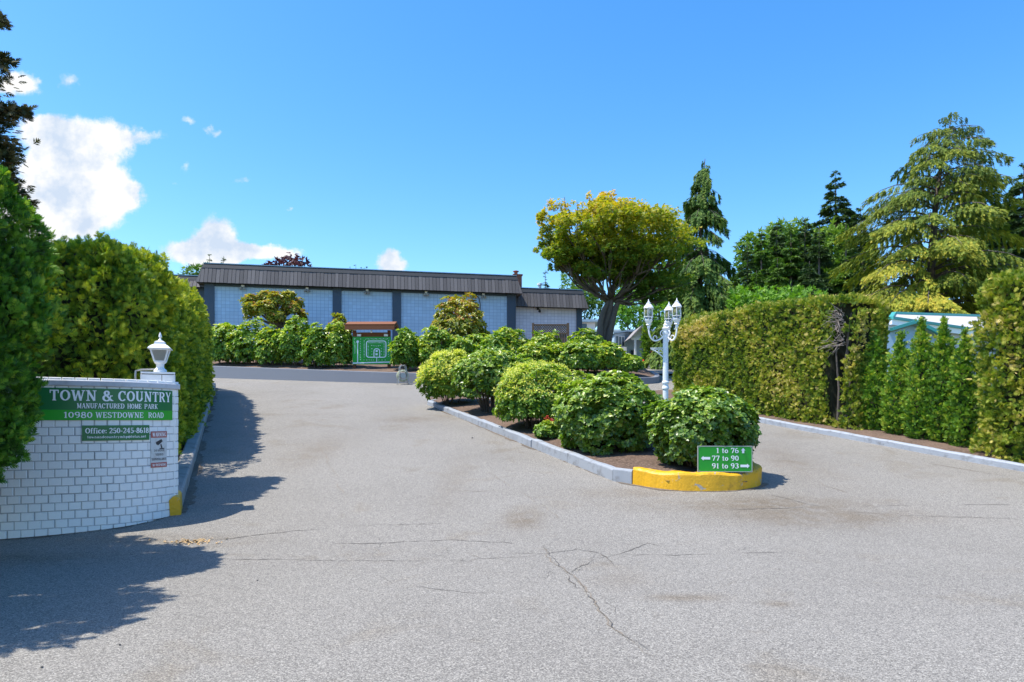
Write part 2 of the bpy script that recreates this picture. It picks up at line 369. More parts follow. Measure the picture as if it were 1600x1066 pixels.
L['deodar'] = leafmat('weeping_cedar_needles', [(0, (.018,.04,.006)), (.4, (.08,.12,.010)), (.7, (.19,.20,.015)), (1, (.34,.27,.03))], .2, .7)
L['nootka'] = leafmat('cypress_foliage', [(0, (.014,.035,.008)), (.5, (.05,.10,.015)), (1, (.17,.22,.03))], .2, .7)
L['fir'] = leafmat('fir_needles', [(0, (.014,.034,.012)), (.5, (.036,.072,.020)), (1, (.10,.14,.035))], .15, .75)
L['wood'] = leafmat('woodland_leaves', [(0, (.014,.035,.006)), (.5, (.045,.095,.012)), (1, (.14,.20,.025))], .25, .65)
L['bright'] = leafmat('bright_green_leaves', [(0, (.04,.11,.015)), (.5, (.11,.24,.02)), (1, (.22,.34,.03))], .3, .6)
L['redleaf'] = leafmat('red_leaves', [(0, (.07,.014,.012)), (.6, (.17,.03,.025)), (1, (.28,.06,.04))], .25, .6, (1.5, .8, .7))
L['purple'] = leafmat('purple_leaves', [(0, (.035,.014,.018)), (1, (.10,.035,.045))], .2, .6, (1.3, .7, .8))
L['dusty'] = leafmat('dark_conifer_sprays', [(0, (.025,.035,.014)), (.5, (.06,.07,.02)), (1, (.14,.10,.05))], .15, .7)
L['silver'] = leafmat('silver_leaves', [(0, (.25,.30,.26)), (1, (.48,.55,.5))], .2, .6)
L['petal'] = mat('red_petals', (.65, .03, .02), .5)
L['dryleaf'] = mat('dry_leaves', (.45, .30, .14), .8)

# ------------------------------------------------------------------ foliage pieces
def T_spray():
    V = []; Fa = []
    for (y0, a, l, wd) in ((0, 0, 1.0, .085), (.12, .75, .55, .07), (.12, -.75, .55, .07), (.34, .6, .5, .07), (.34, -.6, .5, .07), (.56, .5, .36, .06), (.56, -.5, .36, .06)):
        dx, dy = math.sin(a), math.cos(a); n = len(V)
        V += [(0, y0, 0), (dx*l*.5 - dy*wd, y0 + dy*l*.5 + dx*wd, .03), (dx*l, y0 + dy*l, -.05*abs(a)), (dx*l*.5 + dy*wd, y0 + dy*l*.5 - dx*wd, .03)]
        Fa.append((n, n+1, n+2, n+3))
    return np.array(V), np.array(Fa)
def T_spray3():
    V = []; Fa = []
    for (y0, a, l, wd) in ((0, 0, 1.0, .12), (.15, .7, .6, .1), (.15, -.7, .6, .1)):
        dx, dy = math.sin(a), math.cos(a); n = len(V)
        V += [(0, y0, 0), (dx*l*.5 - dy*wd, y0 + dy*l*.5 + dx*wd, .03), (dx*l, y0 + dy*l, -.05), (dx*l*.5 + dy*wd, y0 + dy*l*.5 - dx*wd, .03)]
        Fa.append((n, n+1, n+2, n+3))
    return np.array(V), np.array(Fa)
def T_leaf(wd=.3, fold=.1):
    V = np.array([(0,0,0),(0,.5,-.03),(0,1,-.16),(-wd*.8,.28,fold),(-wd*.85,.62,fold*.8),(wd*.8,.28,fold),(wd*.85,.62,fold*.8)])
    return V, np.array([(0,1,4,3),(1,2,2,4),(0,5,6,1),(1,6,2,2)])
TL_V = T_leaf()[0]
TL_F3 = np.array([(0,1,3),(1,4,3),(1,2,4),(0,5,1),(5,6,1),(1,6,2)])
T_LEAF = (TL_V, TL_F3)
T_OVAL = (T_leaf(.42, .08)[0], TL_F3)
T_DIA = (np.array([(0,0,0),(.28,.45,.05),(0,1,-.08),(-.28,.45,.05)]), np.array([(0,1,2,3)]))
T_STAR = (np.array([(0,0,0),(.1,.5,0),(0,1,-.1),(-.1,.5,0),(.55,.75,-.08),(.5,.3,.02),(-.55,.75,-.08),(-.5,.3,.02)]), np.array([(0,1,2,3),(0,5,4,1),(0,3,6,7)]))
SPR = T_spray(); SPR3 = T_spray3()
def inst(mb, T, P, Ld, Nd, Sz, rnd, m=0):
    V0, F0 = T; P = np.asarray(P, float); n = len(P)
    if n == 0: return
    Ld = nrm(Ld); Nd = nrm(Nd - (Nd * Ld).sum(1, keepdims=True) * Ld); Sd = np.cross(Ld, Nd)
    Sz = np.broadcast_to(Sz, (n,))[:, None, None]
    V = P[:, None, :] + Sz * (V0[None, :, 0:1] * Sd[:, None, :] + V0[None, :, 1:2] * Ld[:, None, :] + V0[None, :, 2:3] * Nd[:, None, :])
    Fa = (F0[None] + (np.arange(n) * len(V0))[:, None, None]).reshape(-1, F0.shape[1])
    mb.add(V.reshape(-1, 3), Fa, m, np.repeat(np.clip(rnd, 0, 1), len(V0)))
def rv(n): return rng.normal(size=(n, 3))
def on_sphere(n): return nrm(rv(n))

def hedge_mesh(path, wd, hts, base, dens, size, n_exp=6.0, seed=1, rndfn=None, bulge=.12, holes=None, lean=0, taper=1.0, T=SPR, down=0.15, clump=.20, tcell=.24):
    """a clipped conifer hedge: a rounded block swept along the path, its skin made of flat sprays, twigs inside"""
    path = np.array(path, float); seg = np.linalg.norm(np.diff(path, axis=0), axis=1); cum = np.concatenate([[0], np.cumsum(seg)]); Ltot = cum[-1]
    def place(p):
        u = (p[:, 0] * .5 + .5) * Ltot; x = np.interp(u, cum, path[:, 0]); y = np.interp(u, cum, path[:, 1])
        e = .3; tx = np.interp(u+e, cum, path[:, 0]) - np.interp(u-e, cum, path[:, 0]); ty = np.interp(u+e, cum, path[:, 1]) - np.interp(u-e, cum, path[:, 1])
        l = np.hypot(tx, ty) + 1e-9; tx /= l; ty /= l; nx, ny = -ty, tx
        h = np.interp(u / Ltot, np.linspace(0, 1, len(hts)), hts); wz = (p[:, 2] * .5 + .5)
        wv = wd * .5 * (1 - (1 - taper) * wz)
        X = x + nx * p[:, 1] * wv; Y = y + ny * p[:, 1] * wv
        Z = base(X, Y) + wz * h
        return np.stack([X, Y, Z], 1), np.stack([tx, ty, 0*tx], 1), np.stack([nx, ny, 0*nx], 1)
    hm = max(hts); areas = np.array([wd*hm, wd*hm, Ltot*hm, Ltot*hm, Ltot*wd]); N = int(areas.sum() * dens)
    face = rng.choice(5, N, p=areas / areas.sum()); p = rng.uniform(-1, 1, (N, 3))
    for f, (ax, s) in enumerate(((0,-1),(0,1),(1,-1),(1,1),(2,1))): p[face == f, ax] = s
    def rnd_(p):
        q = np.abs(p) ** n_exp; k = (q[:, 0] * 1 + q[:, 1] + np.where(p[:, 2] > 0, q[:, 2], 0)) ** (1 / n_exp); return p / np.maximum(k, 1e-6)[:, None] * np.array([1, 1, 1])
    q = rnd_(p)
    gr = np.sign(p) * np.abs(q) ** (n_exp - 1) / np.array([Ltot/2, wd/2, hm/2]); gr[:, 2] = np.maximum(gr[:, 2], -.05)
    P, t, nn_ = place(q); Nw = nrm(gr[:, 0:1] * t + gr[:, 1:2] * nn_ + gr[:, 2:3] * np.array([[0, 0, 1.]]))
    b = (vnoise(P, 1.3, seed) - .5) * 2 * bulge + (vnoise(P, 4.3, seed + 3) - .5) * clump
    tf = tufts(P, tcell, seed + 11); depth = np.abs(rng.normal(0, size * .35, N))
    P = P + Nw * (b - depth + (tf - .45) * tcell * 1.35)[:, None]
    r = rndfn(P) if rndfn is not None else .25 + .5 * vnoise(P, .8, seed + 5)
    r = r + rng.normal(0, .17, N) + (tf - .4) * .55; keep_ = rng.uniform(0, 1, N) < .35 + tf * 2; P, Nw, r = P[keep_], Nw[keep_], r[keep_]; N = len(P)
    if holes is not None:
        k = ~holes(P); P, Nw, r = P[k], Nw[k], r[k]
    N = len(P)
    up = np.array([[0, 0, 1.]])
    Ld = Nw * rng.uniform(.25, .9, (N, 1)) + up * rng.uniform(-.3, 1.0, (N, 1)) * (1 - down*2) + rv(N) * .45
    Nd = np.cross(Ld, up) * rng.choice([-1, 1], (N, 1)) * .6 + Nw * .9 + rv(N) * .5
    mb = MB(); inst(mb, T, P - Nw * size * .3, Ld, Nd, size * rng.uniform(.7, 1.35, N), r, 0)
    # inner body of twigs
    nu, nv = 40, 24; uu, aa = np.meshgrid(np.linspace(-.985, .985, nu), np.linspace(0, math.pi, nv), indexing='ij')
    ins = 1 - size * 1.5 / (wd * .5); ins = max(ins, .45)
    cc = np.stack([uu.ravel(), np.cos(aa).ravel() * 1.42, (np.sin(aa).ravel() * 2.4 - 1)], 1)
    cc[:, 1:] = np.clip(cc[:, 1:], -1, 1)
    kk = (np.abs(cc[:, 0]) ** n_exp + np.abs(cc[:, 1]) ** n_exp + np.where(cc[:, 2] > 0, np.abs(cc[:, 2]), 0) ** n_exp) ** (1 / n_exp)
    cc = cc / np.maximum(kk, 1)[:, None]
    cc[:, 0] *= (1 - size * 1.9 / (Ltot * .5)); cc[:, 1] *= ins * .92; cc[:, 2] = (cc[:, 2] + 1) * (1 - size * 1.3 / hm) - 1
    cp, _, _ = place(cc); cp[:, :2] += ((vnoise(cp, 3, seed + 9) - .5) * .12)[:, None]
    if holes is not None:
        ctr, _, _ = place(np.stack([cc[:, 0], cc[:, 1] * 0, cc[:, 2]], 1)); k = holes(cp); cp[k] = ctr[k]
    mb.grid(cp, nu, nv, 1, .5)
    for side in (0, nu - 1):
        mb.add(cp[side*nv:(side+1)*nv], [tuple(range(nv))], 1)
    return mb

def cone_shrub(c, h, r, prof, dens, size, seed, rbase=.45, T=SPR, lump=.18, tcell=.2):
    """free-growing upright conifer: profile radius by height, upward sprays"""
    mb = MB(); area = 2 * math.pi * r * h * .7; N = int(area * dens)
    t = rng.uniform(0, 1, N * 2); pr = np.interp(t, *zip(*prof)); k = rng.uniform(0, 1, N*2) < pr + .05; t, pr = t[k], pr[k]; N = len(t)
    a = rng.uniform(0, 2*np.pi, N); out = np.stack([np.cos(a), np.sin(a), 0*a], 1)
    P = np.array(c)[None] + out * (r * pr)[:, None]; P[:, 2] += t * h
    b = (vnoise(P, 2.2 / max(r, .3), seed) - .5) * 2 * lump * r + (vnoise(P, 5 / max(r, .3), seed+2) - .5) * lump * 1.7 * r
    tf = tufts(P, tcell, seed + 7); P += out * (b - np.abs(rng.normal(0, size*.4, N)) + (tf - .45) * tcell * 1.3)[:, None]
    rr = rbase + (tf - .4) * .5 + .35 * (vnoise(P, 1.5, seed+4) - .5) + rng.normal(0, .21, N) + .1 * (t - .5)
    up = np.array([[0, 0, 1.]])
    Ld = out * rng.uniform(.2, .8, (N, 1)) + up * rng.uniform(.1, 1.0, (N, 1)) + rv(N) * .35
    Nd = out + rv(N) * .6
    inst(mb, T, P - out * size * .35, Ld, Nd, size * rng.uniform(.7, 1.3, N), rr, 0)
    zz = np.linspace(0.03, .96, 14)
    mb.lathe(c, [(max(r * np.interp(z, *zip(*prof)) - size * 1.6, .03) * .78, z * h) for z in zz], 14, 1)
    return mb

def shrub(c, rx, ry, h, n, leaf, seed, rbase=.45, T=T_LEAF, k=7, layers=((1.0, 1.0), (.8, .45), (.6, .3)), skirt=.12, lump=.16, heads=None, topb=.35, rot=0, mid=.42):
    """round shrub: whorls of leaves all over a lumpy dome, with stems inside"""
    mb = MB(); c = np.array(c, float)
    for sc, fr in layers:
        m = int(n * fr); d = on_sphere(m * 2); d = d[d[:, 2] > -.75][:m]; m = len(d)
        r = sc * (1 + lump * 2 * (vnoise(d * 1.7 + seed, 1.3, seed) - .5) + lump * (vnoise(d * 3.5 + seed, 1.3, seed+1) - .5)) - np.abs(rng.normal(0, .04, m))
        px, py, pz = d[:, 0] * rx * r, d[:, 1] * ry * r, d[:, 2] * r
        z = np.where(pz > 0, mid * h + pz * h * (1 - mid), mid * h + pz * h * (mid - skirt) / .8)
        ca, sa = math.cos(rot), math.sin(rot)
        P = c + np.stack([px*ca - py*sa, px*sa + py*ca, z], 1)
        out = nrm(np.stack([d[:, 0]/rx*ca - d[:, 1]/ry*sa, d[:, 0]/rx*sa + d[:, 1]/ry*ca, d[:, 2]/(h*.55)], 1))
        ax = nrm(out * .8 + np.array([[0, 0, .75]]) + rv(m) * .3)
        t1 = nrm(np.cross(ax, rv(m))); t2 = np.cross(ax, t1)
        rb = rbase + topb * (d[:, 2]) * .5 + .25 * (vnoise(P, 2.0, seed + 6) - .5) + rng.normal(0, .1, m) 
        for j in range(k):
            a = 2 * math.pi * j / k + rng.uniform(-.3, .3, m)
            rad = np.cos(a)[:, None] * t1 + np.sin(a)[:, None] * t2; lift = rng.uniform(-.25, .75, (m, 1))
            inst(mb, T, P + rad * leaf * .06, rad + ax * lift, ax - rad * lift * .8 + rv(m) * .2, leaf * rng.uniform(.65, 1.2, m), rb + rng.normal(0, .17, m), 0)
        if heads and sc == 1.0:
            q = (rng.uniform(0, 1, m) < heads[0]) & (d[:, 2] > -.1)
            for jj in range(14):
                dd = on_sphere(q.sum()); dd[:, 2] = np.abs(dd[:, 2])
                inst(mb, T_DIA, P[q] + ax[q] * leaf * .25 + dd * heads[1], dd + rv(q.sum()) * .4, ax[q] + rv(q.sum()) * .4, heads[1] * rng.uniform(.6, 1.1, q.sum()), rng.uniform(.1, 1, q.sum()), 1)
    return mb
def stems(c, rx, ry, h, n, seed, rad=.012):
    mb = MB(); r = np.random.default_rng(seed)
    for i in range(n):
        a = r.uniform(0, 2*math.pi); k = r.uniform(.3, .9); b = np.array(c)
        p0 = b + np.array([math.cos(a)*rx*.22, math.sin(a)*ry*.22, -.05]); p2 = b + np.array([math.cos(a)*rx*k, math.sin(a)*ry*k, h*r.uniform(.6, .85)])
        p1 = (p0 + p2) / 2 + np.array([math.cos(a)*rx*-.1, math.sin(a)*ry*-.1, h*.05]) + r.normal(0, .03, 3)
        t = np.linspace(0, 1, 7)[:, None]; P = (1-t)**2*p0 + 2*t*(1-t)*p1 + t*t*p2
        mb.tube(P, np.linspace(rad*1.4, rad*.5, 7), 5)
    return mb

def G(px, py, lift=0.0):
    """point of the ground surface seen at a photo pixel (used to read plan positions off the photo)"""
    lo, hi = 1.5, 46.0; f = lambda d: hz(py, d) - float(H(gx(px, d), d))
    for _ in range(50):
        m = (lo + hi) / 2
        if f(m) > 0: lo = m
        else: hi = m
    return np.array([gx(px, lo), lo, float(H(gx(px, lo), lo)) + lift])
def smooth_path(P, n, it=3):
    P = np.array(P, float)
    for _ in range(it):
        Q = [P[0]]
        for a, b in zip(P[:-1], P[1:]): Q += [a*.75+b*.25, a*.25+b*.75]
        Q.append(P[-1]); P = np.array(Q)
    s = np.concatenate([[0], np.cumsum(np.linalg.norm(np.diff(P, axis=0), axis=1))]); u = np.linspace(0, s[-1], n)
    return np.stack([np.interp(u, s, P[:, k]) for k in range(P.shape[1])], 1)

# ------------------------------------------------------------------ slab letters, drawn as strokes
def arc(cx, cy, rx, ry, a0, a1, n=14):
    t = np.radians(np.linspace(a0, a1, n)); w = .10 + .10 * np.abs(np.cos(t))
    return [(cx + rx*math.cos(q), cy + ry*math.sin(q)) for q in t], w
def g_stem(x, y0, y1, sf='tb', w=.19):
    r = [([(x, y0), (x, y1)], w)]
    if 'b' in sf: r.append(([(x-.19, y0+.04), (x+.19, y0+.04)], .085))
    if 't' in sf: r.append(([(x-.19, y1-.04), (x+.19, y1-.04)], .085))
    return r
def l_(x0, y0, x1, y1, w=.1): return [([(x0, y0), (x1, y1)], w)]
def a_(*k): return [arc(*k)]
GL = {
'T': (.98, g_stem(.49,0,1,'b') + l_(.06,.95,.92,.95) + l_(.1,.97,.1,.7,.08) + l_(.88,.97,.88,.7,.08)),
'O': (1.02, a_(.51,.5,.39,.45,0,360)),
'W': (1.4, l_(.18,1,.42,0,.19) + l_(.7,.95,.42,0) + l_(.7,.95,.96,0,.19) + l_(1.24,1,.96,0) + l_(0,.96,.38,.96,.08) + l_(1.05,.96,1.4,.96,.08)),
'N': (1.1, g_stem(.22,0,1,'tb',.11) + l_(.2,1,.86,.02,.2) + g_stem(.88,0,1,'t',.11)),
'&': (1.12, a_(.42,.75,.2,.2,0,360) + a_(.4,.28,.31,.26,60,330) + l_(.3,.62,.92,.04,.17) + l_(.64,.14,.86,.5) + l_(.72,.5,1.02,.5,.08) + l_(.8,.04,1.08,.04,.08)),
'C': (.95, a_(.51,.5,.39,.45,42,318) + l_(.82,.62,.82,.98,.08)),
'G': (1.0, a_(.51,.5,.39,.45,42,330) + l_(.82,.62,.82,.98,.08) + l_(.86,.02,.86,.42,.16) + l_(.62,.42,1,.42,.08)),
'U': (1.08, g_stem(.24,.33,1,'t') + g_stem(.84,.33,1,'t',.11) + a_(.54,.36,.3,.31,180,360)),
'R': (1.04, g_stem(.22,0,1) + a_(.46,.73,.32,.22,-90,90) + l_(.22,.5,.48,.5,.09) + l_(.22,.95,.48,.95,.09) + l_(.52,.5,.86,.05,.17) + l_(.78,.04,1.02,.04,.08)),
'Y': (1.0, l_(.16,1,.5,.42,.18) + l_(.86,1,.52,.42) + g_stem(.5,0,.5,'b') + l_(0,.96,.34,.96,.08) + l_(.7,.96,1.0,.96,.08)),
'M': (1.28, g_stem(.22,0,1,'tb',.11) + l_(.22,1,.62,.1,.19) + l_(.62,.1,1.04,1,.1) + g_stem(1.05,0,1)),
'A': (1.02, l_(.14,0,.5,1) + l_(.5,1,.88,0,.2) + l_(.24,.33,.76,.33,.08) + l_(0,.04,.3,.04,.08) + l_(.7,.04,1.06,.04,.08)),
'F': (.88, g_stem(.22,0,1) + l_(.1,.95,.82,.95) + l_(.22,.5,.6,.5) + l_(.8,.95,.8,.7,.08) + l_(.6,.36,.6,.64,.08)),
'E': (.92, g_stem(.22,0,1) + l_(.1,.95,.84,.95) + l_(.1,.05,.86,.05) + l_(.22,.5,.6,.5) + l_(.82,.95,.82,.72,.08) + l_(.84,.05,.84,.3,.08) + l_(.6,.36,.6,.64,.08)),
'D': (1.04, g_stem(.22,0,1) + a_(.45,.5,.45,.45,-90,90) + l_(.2,.95,.47,.95,.09) + l_(.2,.05,.47,.05,.09)),
'H': (1.1, g_stem(.22,0,1) + g_stem(.88,0,1) + l_(.22,.5,.88,.5)),
'P': (.96, g_stem(.22,0,1) + a_(.46,.72,.34,.23,-90,90) + l_(.22,.49,.48,.49,.09) + l_(.22,.95,.48,.95,.09)),
'K': (1.06, g_stem(.22,0,1) + l_(.28,.4,.8,1) + l_(.44,.56,.86,.02,.18) + l_(.62,.96,.98,.96,.08) + l_(.72,.04,1.06,.04,.08)),
'S': (.84, a_(.42,.73,.28,.22,40,270) + a_(.42,.27,.31,.22,90,-140) + l_(.68,.7,.68,.98,.08) + l_(.13,.02,.13,.3,.08)),
'I': (.48, g_stem(.24,0,1)),
'L': (.88, g_stem(.22,0,1) + l_(.1,.05,.82,.05) + l_(.8,.05,.8,.32,.08)),
'V': (1.0, l_(.16,1,.5,0,.19) + l_(.86,1,.5,0) + l_(0,.96,.36,.96,.08) + l_(.68,.96,1.02,.96,.08)),
'0': (.8, a_(.4,.5,.29,.45,0,360)),
'1': (.62, g_stem(.34,0,1,'b') + l_(.34,.96,.1,.82)),
'2': (.8, a_(.4,.7,.27,.25,-30,165) + l_(.62,.56,.13,.1,.13) + l_(.08,.06,.74,.06,.12) + l_(.71,.04,.71,.3,.07)),
'3': (.8, a_(.37,.74,.26,.21,-90,150) + a_(.37,.27,.31,.23,-150,90)),
'4': (.84, g_stem(.55,0,1,'b') + l_(.52,.98,.06,.33) + l_(.03,.3,.8,.3)),
'5': (.8, l_(.16,.93,.7,.93,.12) + l_(.18,.94,.18,.5,.08) + a_(.38,.31,.3,.27,-150,125)),
'6': (.82, a_(.41,.29,.28,.25,0,360) + a_(.48,.48,.35,.46,75,185)),
'7': (.78, l_(.08,.93,.74,.93,.13) + l_(.71,.93,.34,0,.17) + l_(.1,.96,.1,.7,.08)),
'8': (.8, a_(.4,.74,.23,.21,0,360) + a_(.4,.26,.29,.24,0,360)),
'9': (.82, a_(.41,.71,.28,.25,0,360) + a_(.34,.52,.35,.46,-105,5)),
'c': (.66, a_(.36,.34,.26,.3,45,320)), 'e': (.7, a_(.36,.34,.26,.3,0,320) + l_(.12,.36,.6,.36,.08)),
'o': (.72, a_(.36,.34,.26,.3,0,360)), 'f': (.5, g_stem(.22,0,.75,'b',.16) + a_(.38,.78,.16,.17,40,180) + l_(.02,.62,.46,.62,.08)),
'i': (.4, g_stem(.2,0,.66,'b',.16) + l_(.2,.78,.2,.95,.17)), 't': (.52, g_stem(.24,.02,.92,'',.16) + l_(.03,.63,.48,.63,.08) + l_(.2,.05,.48,.05,.09)),
'w': (.98, l_(.12,.66,.3,0,.15) + l_(.48,.62,.3,0,.08) + l_(.48,.62,.66,0,.15) + l_(.86,.66,.66,0,.08)),
'n': (.82, g_stem(.2,0,.66,'b',.15) + a_(.42,.4,.2,.22,0,140) + g_stem(.62,0,.42,'b',.15)),
'm': (1.15, g_stem(.2,0,.66,'b',.14) + a_(.38,.42,.18,.2,0,140) + g_stem(.56,0,.42,'b',.14) + a_(.74,.42,.18,.2,0,140) + g_stem(.92,0,.42,'b',.14)),
'h': (.82, g_stem(.2,0,1,'b',.15) + a_(.42,.4,.2,.22,0,140) + g_stem(.62,0,.42,'b',.15)),
'a': (.7, a_(.32,.2,.19,.17,0,360) + g_stem(.54,0,.5,'',.14) + a_(.34,.46,.2,.18,0,150)),
'd': (.78, a_(.33,.33,.22,.29,0,360) + g_stem(.58,0,1,'',.15)), 'u': (.8, g_stem(.2,.25,.66,'',.15) + a_(.39,.26,.19,.22,180,360) + g_stem(.6,0,.66,'b',.14)),
'r': (.6, g_stem(.2,0,.66,'b',.15) + a_(.4,.42,.18,.2,30,140)), 'y': (.76, l_(.14,.66,.4,.03,.15) + l_(.64,.66,.25,-.28,.09)),
'p': (.78, g_stem(.2,-.28,.66,'b',.15) + a_(.44,.33,.22,.29,0,360)), 's': (.58, a_(.3,.48,.17,.15,40,270) + a_(.3,.18,.19,.15,90,-140)),
'l': (.4, g_stem(.2,0,1,'b',.15)), '.': (.3, l_(.15,0,.15,.17,.17)), ':': (.34, l_(.17,.03,.17,.2,.17) + l_(.17,.45,.17,.62,.17)),
'-': (.5, l_(.06,.38,.44,.38,.12)), ' ': (.42, []), '@': (1.0, a_(.5,.32,.4,.42,-40,290) + a_(.48,.32,.15,.18,0,360)),
}
def text(mb, s, x0, x1, zb, cap, off, M3, m=0, weight=1.0):
    """write s from x0 to x1 on baseline zb; M3 maps (x, z, out) to the scene"""
    Lw = sum(GL[c][0] + .06 for c in s); sx = (x1 - x0) / Lw; x = x0; lay = 0
    for ch in s:
        wd, st = GL[ch]
        for pts, wv in st:
            P = np.array(pts, float); k = len(P); wv = np.broadcast_to(np.asarray(wv, float), (k,)) * weight
            Q = P * np.array([sx, cap]); T = nrm(np.gradient(Q, axis=0)); n = np.stack([-T[:, 1], T[:, 0]], 1)
            ww = (wv * .5)[:, None] * np.array([[ (sx*.5+cap*.5) , (sx*.5+cap*.5)]])
            A = Q + n * ww; B = Q - n * ww; lay = (lay + 1) % 6
            xy = np.stack([A, B], 1).reshape(-1, 2)
            o = np.full(len(xy), off + lay * .0003)
            mb.add(M3(np.stack([xy[:, 0] + x, xy[:, 1] + zb, o], 1)), [(2*i, 2*i+1, 2*i+3, 2*i+2) for i in range(k-1)], m)
        x += (wd + .06) * sx
def shape(mb, pts, off, M3, m=0):
    mb.add(M3(np.array([(x, z, off) for x, z in pts], float)), [tuple(range(len(pts)))], m)

# ------------------------------------------------------------------ ground
def build_ground():
    def axis(lo, hi, f0, f1, st):
        a = list(np.arange(f0, f1, st)); s = st; v = f1
        while v < hi: a.append(v); s *= 1.25; v += s
        a.append(hi); s = st; v = f0
        while v > lo: s *= 1.25; v -= s; a.insert(0, max(v, lo))
        return np.unique(np.array(a))
    xs = axis(-900, 900, -30, 40, 1.0); ys = axis(-300, 1500, -10, 60, 1.0)
    X, Y = np.meshgrid(xs, ys, indexing='ij'); x, y = X.ravel(), Y.ravel()
    sm = lambda t: np.clip(t, 0, 1) ** 2 * (3 - 2 * np.clip(t, 0, 1))
    z = H(x, y) - .12 + 12 * sm((y - 62) / 60) * sm((x - 8) / 40) + 6 * sm((y - 90) / 80) * sm((-x - 10) / 40)
    z += (vnoise(np.stack([x, y, 0*x], 1), .05, 3) - .5) * 3 * sm((y - 70) / 40)
    mb = MB(); mb.grid(np.stack([x, y, z], 1), len(xs), len(ys))
    tag(mb.build('ground', M['ground'], smooth=True), 'grass and soil around the drive', kind='structure')
    xs = np.arange(-40, 60.01, .5); ys = np.concatenate([np.arange(-14, 7, .5), np.arange(7, 11, .1), np.arange(11, 50.01, .5)])
    X, Y = np.meshgrid(xs, ys, indexing='ij'); x, y = X.ravel(), Y.ravel()
    V = np.stack([x, y, H(x, y)], 1); nv = len(ys)
    i = (np.arange(len(xs)-1)[:, None]*nv + np.arange(nv-1)[None, :]).ravel(); Fa = np.stack([i, i+nv, i+nv+1, i+1], 1)
    c = V[Fa].mean(1); keep = (c[:, 1] < 8.2) | ((c[:, 0] > -16) & (c[:, 0] < 13.5 - .41 * (np.minimum(c[:, 1], 24) - 10)) & (c[:, 1] < 47)) | ((c[:, 1] > 38) & (c[:, 0] > 0) & (c[:, 0] < 30))
    mb = MB(); mb.add(V, Fa[keep]); road = mb.build('road', M['asphalt'], smooth=True); tag(road, 'worn light grey asphalt drive rising to the hall', kind='structure')
    r = np.random.default_rng(5)
    def crack(pts, wd, m=0, jit=.035, lift=.004):
        mb = MB(); P = np.array([G(*p)[:2] for p in pts]); Q = []
        for a, b in zip(P[:-1], P[1:]):
            n = max(int(np.linalg.norm(b-a) / .07), 2); t = np.linspace(0, 1, n, endpoint=False)[:, None]; Q.append(a + (b-a)*t)
        Q = np.concatenate(Q + [P[-1:]]); n = len(Q); jt = np.cumsum(r.normal(0, jit*.5, (n, 2)), axis=0); jt -= np.linspace(0, 1, n)[:, None]*jt[-1:]
        Q = Q + jt*.6 + r.normal(0, jit*.25, (n, 2))
        T = nrm(np.gradient(Q, axis=0)); N = np.stack([-T[:, 1], T[:, 0]], 1); wv = wd * r.uniform(.25, 1.3, (n, 1)) * np.minimum(1, np.minimum(np.arange(n), np.arange(n)[::-1])/4 + .1)[:, None]
        gp = vnoise(np.stack([Q[:, 0], Q[:, 1], Q[:, 0]*0], 1), 1.7, len(Q)); wv = wv*np.clip((gp-.25)*3, .0, 1)[:, None]; A = Q + N*wv/2; B = Q - N*wv/2; xy = np.stack([A, B], 1).reshape(-1, 2)
        V = np.stack([xy[:, 0], xy[:, 1], H(xy[:, 0], xy[:, 1]) + lift], 1)
        mb.add(V, [(2*i, 2*i+1, 2*i+3, 2*i+2) for i in range(n-1)])
        mb.build('crack', M['crack'] if m == 0 else M['crack2'], road)
    crack([(250,850),(330,845),(450,832),(560,822),(700,818)], .015)
    crack([(340,873),(520,876),(700,874),(800,869),(870,867),(925,864),(1080,865),(1250,863)], .013)
    crack([(420,846),(560,850),(700,845),(810,850)], .012)
    crack([(850,850),(870,880),(900,905),(925,938),(965,985),(1010,1012),(1045,1040),(1085,1062)], .016, 1)
    crack([(850,850),(870,880),(900,905),(925,938),(965,985),(1010,1012),(1045,1040),(1085,1062)], .006, 0, lift=.008)
    crack([(885,893),(905,920),(945,935),(965,960)], .012)
    crack([(800,865),(860,866),(905,858),(945,865),(960,885)], .014)
    crack([(885,893),(930,873),(960,868),(1015,850),(1040,855)], .012)
    crack([(640,915),(670,920),(740,928),(800,925)], .010)
    crack([(1075,792),(1150,796),(1300,792),(1400,790),(1500,789),(1598,788)], .014)
    crack([(1190,770),(1270,790),(1330,800),(1400,806),(1598,812)], .012)
    crack([(560,718),(650,762),(760,768),(880,756)], .012, 1)
    crack([(498,695),(515,720),(528,745),(540,775)], .018, 1)
    crack([(760,735),(820,768),(850,790),(880,815)], .012, 1)
    crack([(1430,720),(1500,733),(1598,748)], .03, 1)
    crack([(1180,705),(1240,728),(1290,760),(1340,775)], .014, 1)
    crack([(620,640),(560,652),(470,660)], .012, 1)
    crack([(590,880),(584,868),(600,845),(575,835)], .010)
    crack([(690,850),(700,862),(680,872)], .010)
    crack([(850,915),(820,905),(780,900)], .010)
    for _ in range(26):
        px, py = r.uniform(560, 1180), r.uniform(838, 905); a = [(px, py)]
        for k in range(3): px += r.uniform(-34, 34); py += r.uniform(-10, 12); a.append((px, py))
        crack(a, .006, r.integers(0, 2))
build_ground()
D2 = np.array([-.408, 1.0])                      # plan direction of the drive (per metre of y)
def leftkerb_x(y): return -4.74 - .408 * (y - 9.7)

